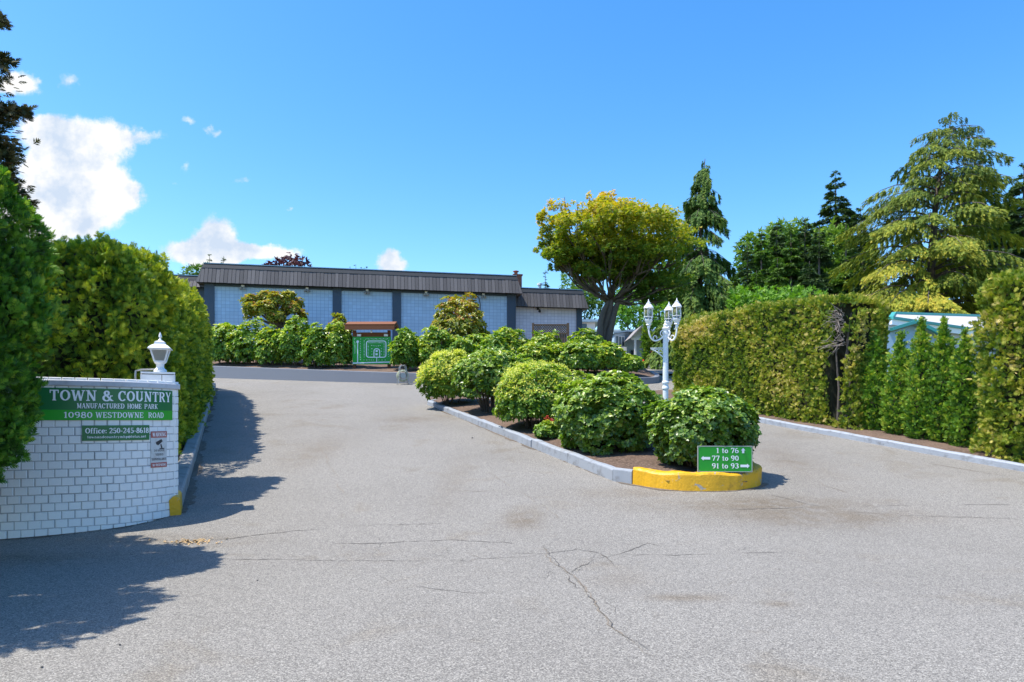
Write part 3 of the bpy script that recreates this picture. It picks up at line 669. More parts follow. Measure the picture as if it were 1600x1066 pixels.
def sweep(path, prof, zfun, k_in=1.0, jit=0, caps=True, seed=0, joints=None):
    """profile (out, z) swept along a plan path; positive 'out' lies left of the walking direction"""
    mb = MB(); P = np.array(path, float); T = nrm(np.gradient(P, axis=0)); N = np.stack([-T[:, 1], T[:, 0]], 1)
    V = []; r = np.random.default_rng(seed)
    for i in range(len(P)):
        z0 = float(zfun(P[i, 0], P[i, 1]))
        for o, z in prof: V.append((P[i, 0] + N[i, 0]*o, P[i, 1] + N[i, 1]*o, z0 + z))
    V = np.array(V)
    if jit: V += ((np.stack([vnoise(V, 2.5, seed+q) for q in range(3)], 1) - .5) * 2 * jit + (np.stack([vnoise(V, 9, seed+q+5) for q in range(3)], 1) - .5) * jit)
    k = len(prof); n = len(P)
    Fa = [(i*k+j, i*k+j+1, (i+1)*k+j+1, (i+1)*k+j) for i in range(n-1) for j in range(k-1)]
    if caps: Fa += [tuple(range(k)), tuple((n-1)*k+j for j in range(k))[::-1]]
    return mb.add(V, Fa)
def kprof(w, h, b=.03): return [(0, -.15), (0, h-b), (b*.4, h-b*.3), (b, h), (w-b, h), (w, h-b), (w, -.15)]

def build_island():
    Lf = [(-2.85, 23.0), (1.74, 11.75), (2.02, 11.5)]
    left = [(a[0], a[1]) for a in Lf]
    nose = [(2.02, 11.5), (2.3, 11.25), (2.7, 11.06), (3.15, 11.0), (3.65, 11.06), (4.05, 11.25), (4.27, 11.6), (4.22, 12.1)]
    right = [(4.22, 12.1), (-.35, 23.4)]; back = [(-.35, 23.4), (-.9, 24.2), (-2.2, 24.1), (-2.85, 23.0)]
    root = thing('kerb', 'pale blue grey painted kerb round the planted island with a yellow nose', 'kerb', (0, 0, 0)); root['kind'] = 'structure'
    def seg(p0, p1, h0, h1, nm, n):
        p0 = np.array(p0); p1 = np.array(p1); q = np.linspace(0, 1, n + 1)
        for a, b in zip(q[:-1], q[1:]):
            A = p0 + (p1-p0)*a; B = p0 + (p1-p0)*(b - .018/np.linalg.norm(p1-p0)); h = h0 + (h1-h0)*(a+b)/2
            sweep(np.linspace(A, B, 8), kprof(.16, h), H, jit=.012, seed=int(a*97)+3).build(nm, M['kerb'], root)
    seg(left[0], left[1], .15, .21, 'kerb_block', 7); seg(left[1], left[2], .22, .25, 'kerb_block', 1)
    seg(right[0], right[1], .2, .16, 'kerb_block', 7)
    sweep(smooth_path(back, 14), kprof(.16, .15), H, jit=.01).build('kerb_block', M['kerb'], root)
    o = sweep(smooth_path(nose, 60), kprof(.26, .29, .04), H, jit=.028, seed=11).build('painted_nose', M['yellow'], root, smooth=False)
    o['label'] = 'chipped yellow painted rounded kerb nose'
    # soil fill
    poly = smooth_path(left + nose[1:] + right[1:] + back[1:], 120, 1); ctr = []
    mb = MB(); V = []; nu, nv = 60, 14
    for i in range(nu):
        t = i/(nu-1); yl = 11.12 + t * (23.9-11.12); xl = 1.74-.4*(yl-11.75)+.12; xr = 4.22-.405*(yl-12.1)-.1
        if yl < 11.75: xl = 2.02 + (11.75-yl)*.9 - .15 +.1; xr = 4.2 - (11.75-yl)*.6
        if yl > 23: xr -= (yl-23)*.5
        for j in range(nv):
            s = j/(nv-1); x = xl + (xr-xl)*s; V.append((x, yl, float(H(x, yl)) + .14 + .08*math.sin(math.pi*s)))
    V = np.array(V); V[:, 2] += (vnoise(V, 5, 2)-.5)*.05
    mb.grid(V, nu, nv); tag(mb.build('soil', M['soil'], smooth=True), 'brown bark mulch in the island', kind='structure')
build_island()

def build_side_kerbs():
    # right kerb
    a, b = np.array([10.9, 9.2]), np.array([4.9, 23.9]); pts = [(16, 6.6), (12.2, 8.0), (10.9, 9.25), (9.47, 12.6), (6.84, 19.2), (5.0, 23.8), (4.2, 27.0), (4.6, 30)]
    root = thing('kerb', 'low pale painted kerb along the right hand hedge', 'kerb'); root['kind'] = 'structure'
    P = smooth_path(pts, 90)[::-1]
    sweep(P, [(-x, z) for x, z in kprof(.15, .13)][::1], H, jit=.012).build('kerb_strip', M['kerb'], root)
    root = thing('kerb', 'broad shaded concrete kerb under the left hedge', 'kerb'); root['kind'] = 'structure'
    ys = np.linspace(9.97, 29.2, 60); P = np.stack([leftkerb_x(ys)+.03, ys], 1)
    sweep(P, kprof(.24, .22), H, jit=.012).build('kerb_strip', M['kerbleft'], root)
    o = sweep(np.stack([leftkerb_x(np.linspace(9.62, 9.96, 12)) + .04, np.linspace(9.62, 9.96, 12)], 1), kprof(.14, .27, .05), H, jit=.02).build('painted_end', M['yellow'], root); o['label'] = 'yellow painted end of the kerb at the brick wall'
    # soil beds
    def bed(nm, lab, ptsA, ptsB, lift, nu=60, nv=16, ns=.08, mat_='soil'):
        A = smooth_path(ptsA, nu, 1); B = smooth_path(ptsB, nu, 1); V = []
        for i in range(nu):
            for j in range(nv):
                p = A[i]*(1-j/(nv-1)) + B[i]*j/(nv-1); e = min(1, j/1.5)
                V.append((p[0], p[1], float(H(*p)) + lift*(.5+.5*e)))
        V = np.array(V); V[:, 2] += (vnoise(V, 2, 4)-.5)*ns
        mb = MB(); mb.grid(V, nu, nv); tag(mb.build(nm, M[mat_], smooth=True), lab, kind='structure')
    bed('soil', 'dark soil under the left hedge', [(leftkerb_x(9.8)-.2, 9.8), (leftkerb_x(29)-.2, 29.2)], [(-9, 9.0), (-20, 29.2)], .16)
    bed('soil', 'dark soil under the right hedge', [(12.5, 8.05), (9.61, 12.6), (6.98, 19.2), (5.14, 23.8), (4.4, 27)], [(17, 10), (13, 13), (11, 19.2), (9, 23.8), (8, 27)], .11)
build_side_kerbs()

def build_dirt():
    m = soilmat('gutter_dirt', (.075, .06, .045), (.13, .105, .08), (.2, .165, .125))
    def strip(nm, pts, w0, side, n=260, lab='', seed=0):
        P = smooth_path(pts, n, 2); T = nrm(np.gradient(P, axis=0)); N = np.stack([-T[:, 1], T[:, 0]], 1)*side; q = np.stack([P[:, 0], P[:, 1], P[:, 0]*0], 1)
        wv = w0*np.clip((vnoise(q, 2.5, seed)-.28)*2.2 + (vnoise(q, 11, seed+1)-.5)*.9, .04, 2)[:, None]; A = P - N*.04; B = P + N*wv; xy = np.stack([A, B], 1).reshape(-1, 2)
        mb = MB(); mb.add(np.stack([xy[:, 0], xy[:, 1], H(xy[:, 0], xy[:, 1])+.006], 1), [(2*i, 2*i+1, 2*i+3, 2*i+2) for i in range(n-1)]); tag(mb.build(nm, m), lab, kind='structure')
    strip('dirt', [(-2.85, 23.0), (1.74, 11.75), (2.02, 11.5), (2.3, 11.25), (2.7, 11.06), (3.15, 11.0), (3.65, 11.06), (4.05, 11.25), (4.27, 11.6)], .07, -1, 400, 'line of dirt along the island kerb', 3)
    strip('dirt', [(4.2, 27.0), (5.0, 23.8), (6.84, 19.2), (9.47, 12.6), (10.9, 9.25)], .10, -1, 400, 'line of dirt along the right kerb', 5)
    strip('dirt', [(p[0]+n_[0]*.02, p[1]+n_[1]*.02) for p, n_ in zip(WP[::20], WN[::20])], .07, -1, 300, 'line of dirt at the foot of the brick wall', 7)
    strip('dirt', [(leftkerb_x(y)+.04, y) for y in np.linspace(9.7, 29, 8)], .12, -1, 300, 'line of dirt along the left kerb', 9)
FR = smooth_path([(-19, 36.2), (-14.9, 34.6), (-4.35, 30.95), (1.5, 30.6), (6.2, 30.9), (7.1, 32.2), (7.4, 36)], 120, 2)
def build_upper_bed():
    n = len(FR); hts = np.interp(FR[:, 0], [-15, -4, 2, 6.5], [.62, .5, .42, .3])
    P = FR; T = nrm(np.gradient(P, axis=0)); N = np.stack([-T[:, 1], T[:, 0]], 1); V = []
    for i in range(n):
        z0 = float(H(*P[i])); h = hts[i]
        for o, z in ((0, -.2), (0, h-.02), (.02, h), (.22, h), (.24, h-.03), (.24, -.2)): V.append((P[i,0]+N[i,0]*o, P[i,1]+N[i,1]*o, z0+z))
    k = 6; mb = MB(); mb.add(V, [(i*k+j, i*k+j+1, (i+1)*k+j+1, (i+1)*k+j) for i in range(n-1) for j in range(k-1)])
    o = mb.build('retaining_wall', M['retain']); tag(o, 'low blue grey painted retaining wall at the top of the drive', 'wall')
    V = []; nv = 22
    for i in range(n):
        for j in range(nv):
            t = j/(nv-1); x = P[i,0]+N[i,0]*.2; y = P[i,1]+N[i,1]*.2; yb = 40.5 + .19*(x+16); 
            xx = x*(1-t) + (x*.93)*t; yy = y + (max(yb, y+.5)-y)*t
            V.append((xx, yy, float(H(xx, yy)) + hts[i] - .04 + .15*min(1, t*6)))
    V = np.array(V); V[:, 2] += (vnoise(V, 1.2, 8)-.5)*.16*np.tile(np.minimum(1, np.arange(nv)/2), n)
    mb = MB(); mb.grid(V, n, nv); tag(mb.build('soil', M['soil'], smooth=True), 'raised planted bed before the hall', kind='structure')
build_upper_bed()
def bedz(x, y): return float(H(x, y)) + .5

# ------------------------------------------------------------------ curved white brick wall
WP = smooth_path([(-9.6, 8.05), (-8.2, 8.08), (-7.2, 8.18), (-6.26, 8.38), (-5.65, 8.66), (-5.12, 8.98), (-4.86, 9.34), (-4.76, 9.74)], 400, 3)
WS = np.concatenate([[0], np.cumsum(np.linalg.norm(np.diff(WP, axis=0), axis=1))]); WL = WS[-1]
WT = nrm(np.gradient(WP, axis=0)); WN = np.stack([WT[:, 1], -WT[:, 0]], 1)     # outward (towards the street)
def wallmap(Q):
    """(s along the wall, z, out) -> scene"""
    Q = np.asarray(Q, float); s = Q[:, 0]
    x = np.interp(s, WS, WP[:, 0]) + np.interp(s, WS, WN[:, 0])*Q[:, 2]; y = np.interp(s, WS, WP[:, 1]) + np.interp(s, WS, WN[:, 1])*Q[:, 2]
    return np.stack([x, y, Q[:, 1]], 1)
WPX = 800 + F * WP[:, 0] / WP[:, 1]
def s_at(px): return float(np.interp(px, WPX, WS))
WTOP = 2.05
def build_wall():
    root = thing('brick_wall', 'curved white painted brick entrance wall carrying the park sign', 'wall', (0, 0, 0))
    mb = MB(); ns = 90; ss = np.linspace(0, WL, ns); V = []
    for s in ss:
        for o, z in ((-.012, -.2), (-.012, WTOP-.08), (-.2, WTOP-.08), (-.2, -.2)): V.append((s, z, o))
    k = 4; mb.add(wallmap(V), [(i*k+j, i*k+(j+1)%k, (i+1)*k+(j+1)%k, (i+1)*k+j) for i in range(ns-1) for j in range(k)] + [(0,1,2,3), tuple((ns-1)*k+j for j in range(k))[::-1]])
    mb.build('mortar_core', M['mortar'], root)
    mb = MB(); r = np.random.default_rng(3); bw, bh, g = .142, .1, .008; rows = 21
    for j in range(rows):
        z0 = -.14 + j*(bh+.006); s = -(.5 if j % 2 else 0)*bw
        while s < WL - .02:
            a = max(s + g*.2 + r.uniform(0, .006), 0); b = min(s + bw - g*.2 - r.uniform(0, .006), WL); s += bw
            if b - a < .02: continue
            o = r.uniform(-.003, .004); c = .008; z1 = z0 + bh; zz0 = z0 + r.uniform(-.004, .002)
            V = [(a, zz0, -.03), (b, zz0, -.03), (b, z1, -.03), (a, z1, -.03), (a+c, zz0+c*.8, o+.004), (b-c, zz0+c*.8, o+.004), (b-c, z1-c*.8, o+.004), (a+c, z1-c*.8, o+.004),
                 (a, zz0+c*.3, o-.006), (b, zz0+c*.3, o-.006), (b, z1-c*.3, o-.006), (a, z1-c*.3, o-.006)]
            mb.add(wallmap(V), [(4,5,6,7), (8,9,5,4), (9,10,6,5), (10,11,7,6), (11,8,4,7), (0,1,9,8), (1,2,10,9), (2,3,11,10), (3,0,8,11)], 0, r.uniform(0, 1))
    mb.build('brick_face', M['whitebrick'], root)
    mb = MB(); V = []; zb = WTOP - .078
    for s in ss:
        for o, z in ((-.22, zb), (.025, zb), (.03, zb+.01), (.03, WTOP-.012), (.02, WTOP), (-.22, WTOP)): V.append((min(s, WL-.001), z, o))
    k = 6; mb.add(wallmap(V), [(i*k+j, i*k+(j+1)%k, (i+1)*k+(j+1)%k, (i+1)*k+j) for i in range(ns-1) for j in range(k)] + [tuple(range(k)), tuple((ns-1)*k+j for j in range(k))[::-1]])
    mb.build('coping', M['coping'], root)
    # pier behind the wall's end
    cx, cy, hw, pr = -5.065, 9.77, .212, R(27)
    rot = lambda V: np.stack([(V[:,0]-cx)*math.cos(pr)-(V[:,1]-cy)*math.sin(pr)+cx, (V[:,0]-cx)*math.sin(pr)+(V[:,1]-cy)*math.cos(pr)+cy, V[:,2]], 1)
    mb = MB(); mb.box(cx-hw+.015, cx+hw-.015, cy-hw+.015, cy+hw-.015, -.1, 2.185, 1, M=rot); mb.box(cx-hw-.004, cx+hw+.004, cy-hw-.004, cy+hw+.004, 2.186, 2.212, 0, M=rot)
    for j in range(21):
        z0 = -.045 + j*.106; of = .11 if j % 2 else 0
        for face in range(4):
            x = -hw - of
            while x < hw:
                p, q = max(x+.004, -hw), min(x+.256, hw); x += .26
                if q - p < .03: continue
                B = np.array([(p, -hw-.006, z0), (q, -hw-.006, z0), (q, -hw-.006, z0+.098), (p, -hw-.006, z0+.098), (p, -hw+.02, z0), (q, -hw+.02, z0), (q, -hw+.02, z0+.098), (p, -hw+.02, z0+.098)])
                c_, s_ = [(1,0),(0,1),(-1,0),(0,-1)][face]
                B = np.stack([B[:,0]*c_-B[:,1]*s_+cx, B[:,0]*s_+B[:,1]*c_+cy, B[:,2]], 1)
                mb.add(rot(B), [(0,1,2,3),(1,0,4,5),(2,1,5,6),(3,2,6,7),(0,3,7,4)])
    mb.build('pier', [M['whitebrick'], M['crack2']], root)
    mb = MB(); mb.tube([(cx-.16, cy-.29, 2.02), (cx-.16, cy-.30, 2.14), (cx-.16, cy-.29, 2.22), (cx-.13, cy-.2, 2.245), (cx-.02, cy-.05, 2.26)], .012, 6)
    mb.tube([(cx-.16, cy-.285, 1.98), (cx-.16, cy-.3, 2.03)], .02, 6); mb.build('conduit', M['steel'], root)
    # carriage lantern on the pier
    lt = thing('lantern', 'white four sided carriage lantern on top of the brick pier', 'lamp', (cx+.04, cy-.02, 2.22))
    mb = MB(); k = 16
    mb.lathe((0,0,0), [(.0,-.02),(.085,-.02),(.085,.03),(.06,.05),(.05,.07),(.055,.12),(.075,.13),(.075,.145),(.0,.145)], k); mb.build('base', M['white'], lt)
    def lant(z0, r0, z1, r1, m_):
        mb = MB(); mb.lathe((0,0,0), [(r0,z0),(r1,z1)], 4, ang0=math.pi/4+.35); return mb.build('glass_pane', m_, lt)
    lant(.15, .088, .315, .155, M['frost'])
    mb = MB()
    for q in range(4):
        a = math.pi/4+.35+q*math.pi/2; b = a + math.pi/2
        p = lambda an, rr, z: (rr*math.cos(an), rr*math.sin(an), z)
        mb.beam(p(a,.09,.145), p(a,.158,.32), .016, .016); mb.beam(p(a,.158,.318), p(b,.158,.318), .018, .018); mb.beam(p(a,.09,.152), p(b,.09,.152), .018, .018)
    mb.build('frame', M['white'], lt)
    mb = MB(); mb.lathe((0,0,0), [(.205,.325),(.205,.335),(.15,.375),(.10,.395),(.09,.43),(.05,.445),(.02,.45)], 4, ang0=math.pi/4+.35)
    mb.lathe((0,0,0), [(.02,.44),(.028,.455),(.012,.475),(.012,.49),(.022,.505),(.018,.53),(.004,.57)], 10); mb.build('roof', M['white'], lt)
build_wall()

def panel(name, s0, s1, z0, z1, off, th, mats, label, cat, ns=24, splitz=None, tilt0=0):
    mb = MB(); V = []; ss = np.linspace(s0, s1, ns)
    for s in ss:
        for o, z in ((off, z0), (off+th, z0), (off+th, z1), (off, z1)): V.append((s, z, o))
    mb.add(wallmap(V), [(i*4+j, i*4+(j+1)%4, (i+1)*4+(j+1)%4, (i+1)*4+j) for i in range(ns-1) for j in range(4)] + [(0,1,2,3), tuple((ns-1)*4+j for j in range(4))[::-1]], 0)
    if splitz is not None:
        V = []
        for s in ss:
            for z in (z0+.003, splitz): V.append((s, z, off+th+.0012))
        mb.add(wallmap(V), [(i*2, (i+1)*2, (i+1)*2+1, i*2+1) for i in range(ns-1)], 1)
    return tag(mb.build(name, mats), label, cat)
def build_wall_signs():
    sr = s_at(267.5); sl_ = s_at(44)
    o = panel('entrance_sign', sl_, sr, 1.535, 1.945, .006, .012, [M['greendark'], M['greenlite']], 'long two tone green park name sign along the top of the white brick wall', 'sign', 40, 1.668)
    mb = MB(); off = .022
    def T2(s, p0, p1, zb, cap, wt=1.0, b=mb): text(b, s, s_at(p0), s_at(p1), zb, cap, off, wallmap, 0, wt)
    T2('TOWN', 77, 152, 1.785, .135, 1.1); T2('&', 160, 178, 1.785, .135, 1.1); T2('COUNTRY', 184, 265, 1.785, .135, 1.1)
    T2('MANUFACTURED', 120, 194, 1.688, .066); T2('HOME', 198, 220, 1.688, .066); T2('PARK', 224, 245, 1.688, .066)
    T2('10980', 99, 145, 1.566, .075); T2('WESTDOWNE', 149, 223, 1.566, .075); T2('ROAD', 230, 254, 1.566, .075)
    mb.build('lettering', M['letter'], o)
    s0, s1 = s_at(128), s_at(232)
    o = panel('office_sign', s0, s1, 1.27, 1.468, .006, .012, [M['greendark']], 'small green office phone sign under the long green sign', 'sign')
    mb = MB(); T2('Office:', 133, 167, 1.365, .07, 1.1, mb); T2('250-245-8618', 170, 231, 1.365, .07, 1.1, mb); T2('townandcountrymhp@telus.net', 136, 227, 1.303, .034, 1.0, mb)
    mb.build('lettering', M['letter'], o)
    for sa, sb in ((sl_, sr),):
        pass
    s0, s1 = s_at(234.5), s_at(259)
    o = panel('warning_sign', s0, s1, .885, 1.385, .006, .010, [M['warnface'], M['red']], 'narrow red and grey warning sign at the right end of the brick wall', 'sign', 12, .955)
    mb = MB(); V = []
    for s in np.linspace(s0, s1, 12):
        for z in (1.295, 1.382): V.append((s, z, .0172))
    mb.add(wallmap(V), [(i*2, (i+1)*2, (i+1)*2+1, i*2+1) for i in range(11)]); mb.build('red_header', M['red'], o)
    mb = MB(); W = s1 - s0; text(mb, 'WARNING', s0+.02*1, s1-.02, 1.312, .055, .020, wallmap); 
    text(mb, 'NO TRESPASSING'.replace('G','G'), s0+.02, s1-.02, .905, .034, .020, wallmap); mb.build('lettering', M['letter'], o)
    mb = MB(); text(mb, '24 HOUR', s0+.16*W, s1-.16*W, 1.105, .03, .018, wallmap); text(mb, 'VIDEO', s0+.25*W, s1-.25*W, 1.05, .03, .018, wallmap); text(mb, 'SURVEILLANCE', s0+.04*W, s1-.04*W, .985, .032, .018, wallmap)
    q = lambda u, v: (s0 + u*W, v)
    shape(mb, [q(.28,1.235), q(.62,1.275), q(.72,1.245), q(.42,1.19), q(.30,1.205)], .018, wallmap); shape(mb, [q(.55,1.2), q(.62,1.21), q(.70,1.15), q(.62,1.15)], .0183, wallmap); shape(mb, [q(.50,1.15), q(.82,1.15), q(.82,1.138), q(.5,1.138)], .0186, wallmap)
    mb.build('print', M['black'], o)
build_wall_signs()

build_dirt()
# ------------------------------------------------------------------ direction board on the island nose
def build_direction_board():
    cx, cy = 3.47, 11.13; z0 = float(H(cx, cy)) + .295; w_, h_ = .875, .415; rz = -.02
    o = thing('direction_board', 'green lot number board with white arrows on the yellow kerb nose', 'sign', (cx, cy, z0), rz)
    mb = MB(); mb.box(-w_/2, w_/2, -.008, .008, 0, h_, 0); mb.build('panel', M['green'], o)
    mb = MB(); t = .006
    for a in ((-w_/2-t, -w_/2+t, -t, h_+t), (w_/2-t, w_/2+t, -t, h_+t)): mb.box(a[0], a[1], -.012, .011, a[2], a[3])
    for z in (0, h_): mb.box(-w_/2+t, w_/2-t, -.0115, .0105, z-t, z+t)
    mb.build('frame', M['signback'], o)
    for x in (-.25, .27):
        mb = MB(); mb.box(x-.02, x+.02, .012, .05, -.35, h_-.05); mb.build('stake', M['fencewood'], o)
    mb = MB(); Mp = lambda Q: np.stack([Q[:, 0], -.009 - Q[:, 2], Q[:, 1]], 1)
    X = lambda u: -w_/2 + u*w_; ch = .082
    text(mb, '1 to 76', X(.335), X(.76), .305, ch, .002, Mp, 0, 1.05); text(mb, '77 to 90', X(.255), X(.76), .18, ch, .002, Mp, 0, 1.05); text(mb, '91 to 93', X(.255), X(.76), .055, ch, .002, Mp, 0, 1.05)
    def arrow(u, z, dx, dz, L_, hw, sw):
        c = np.array([X(u), z]); d = np.array([dx, dz]); n = np.array([-dz, dx])
        P = [c+d*L_/2, c+d*(L_/2-hw*1.1)+n*hw, c+d*(L_/2-hw*1.1)+n*sw, c-d*L_/2+n*sw, c-d*L_/2-n*sw, c+d*(L_/2-hw*1.1)-n*sw, c+d*(L_/2-hw*1.1)-n*hw]
        shape(mb, [tuple(p) for p in P], .0022, Mp)
    arrow(.835, .345, 0, 1, .085, .037, .018); arrow(.14, .22, -1, 0, .15, .038, .02); arrow(.87, .095, 1, 0, .15, .038, .02)
    mb.build('lettering', M['letter'], o)
    for x in (-.96, 0, .96):
        for z in (.035, .965):
            pass
    for x in (-.47, .0, .47):
        for z in (.05, .95):
            mb = MB(); mb.box(x*w_-.005, x*w_+.005, -.0125, -.009, z*h_-.005, z*h_+.005); mb.build('screw', M['steel'], o)
build_direction_board()

# ------------------------------------------------------------------ three headed lamp post
def build_lamp_post():
    x, y = 3.05, 13.56; zg = float(H(x, y)) + .16; top = hz(511, y) - zg
    o = thing('street_lamp', 'tall white cast lamp post with three glass lanterns on curled arms', 'street lamp', (x, y, zg))
    mb = MB(); mb.lathe((0,0,0), [(.0,-.1),(.27,-.1),(.27,.05),(.24,.07),(.16,.16),(.10,.3),(.075,.36),(.075,.40),(.058,.42),(.056,1.25),(.07,1.26),(.07,1.29),(.058,1.31),(.055,1.36),(.07,1.37),(.07,1.40),(.056,1.42),(.052,top-.15),(.065,top-.14),(.065,top-.1),(.05,top-.09)], 14)
    for a in range(10):
        t = a*math.pi/5; mb.beam((.057*math.cos(t), .057*math.sin(t), .45), (.057*math.cos(t), .057*math.sin(t), 1.24), .012, .012)
    mb.build('pole', M['postwhite'], o)
    mb = MB(); mb.lathe((0,0,0), [(.05,top-.09),(.06,top-.05),(.075,top-.03),(.04,top+.0),(.045,top+.04),(.02,top+.07),(.028,top+.09),(.0,top+.13)], 12); mb.build('finial', M['white'], o)
    for ang, rr in ((R(192), .36), (R(-50), .27), (R(62), .25)):
        ca, sa = math.cos(ang), math.sin(ang); P = lambda r_, z: (ca*r_, sa*r_, z)
        ha = top - .02
        am = MB(); t = np.linspace(0, 1, 14)
        am.tube([P(.05 + (rr-.05)*math.sin(q*math.pi/2)**1.0, top-.2 - .12*math.sin(q*math.pi) + (ha-top+.2)*(1-math.cos(q*math.pi/2))) for q in t], .016, 7)
        am.tube([P(.05+.06*math.cos(q), top-.13+.06*math.sin(q)) for q in np.linspace(-2.2, 2.6, 12)], .011, 6)
        am.tube([P(rr*.62+.04*math.cos(q), top-.22+.04*math.sin(q)) for q in np.linspace(-1, 3.6, 10)], .009, 6)
        am.build('arm', M['white'], o)
        c = np.array(P(rr, ha)); hd = MB()
        hd.lathe(c, [(.02,-.03),(.03,.0),(.028,.03),(.055,.05),(.04,.07),(.06,.1),(.075,.13),(.08,.14),(.065,.15)], 14)
        head = hd.build('lantern_base', M['white'], o)
        g = MB(); g.lathe(c, [(.060,.145),(.08,.20),(.088,.26),(.082,.33),(.068,.375)], 16); g.build('glass_globe', M['glass'], o, smooth=True)
        cg = MB()
        for q in range(6):
            a2 = q*math.pi/3+.2; cg.tube([c + np.array([r_*math.cos(a2), r_*math.sin(a2), z]) for r_, z in ((.065,.14),(.084,.20),(.092,.26),(.086,.33),(.074,.38))], .0055, 5)
        cg.tube([c + np.array([.086*math.cos(q), .086*math.sin(q), .205]) for q in np.linspace(0, 2*math.pi, 20)], .006, 5)
        cg.build('cage', M['white'], o)
        bl = MB(); bl.lathe(c, [(.010,.14),(.010,.2),(.02,.225),(.02,.26),(.006,.28)], 8); bl.build('bulb', M['frost'], o)
        rf = MB(); rf.lathe(c, [(.0,.372),(.094,.372),(.10,.38),(.094,.395),(.074,.43),(.044,.46),(.04,.475),(.045,.485),(.02,.495),(.024,.505),(.014,.515),(.004,.56)], 16); rf.build('lantern_roof', M['white'], o, smooth=False)
    sb = MB(); z = top - .42
    sb.beam((-.05, 0, z), (-.30, .0, z), .022, .014)
    sb.tube([(-.05-.24*q, 0, z-.02-.16*(1-q)**1.4) for q in np.linspace(0, 1, 10)], .012, 6)
    for cx, cz, rr in ((-.10, z-.06, .035), (-.17, z-.05, .03), (-.23, z-.03, .02)): sb.tube([(cx+rr*math.cos(q), 0, cz+rr*math.sin(q)) for q in np.linspace(0, 5.4, 14)], .008, 5)
    sb.build('scroll_bracket', M['white'], o)
build_lamp_post()

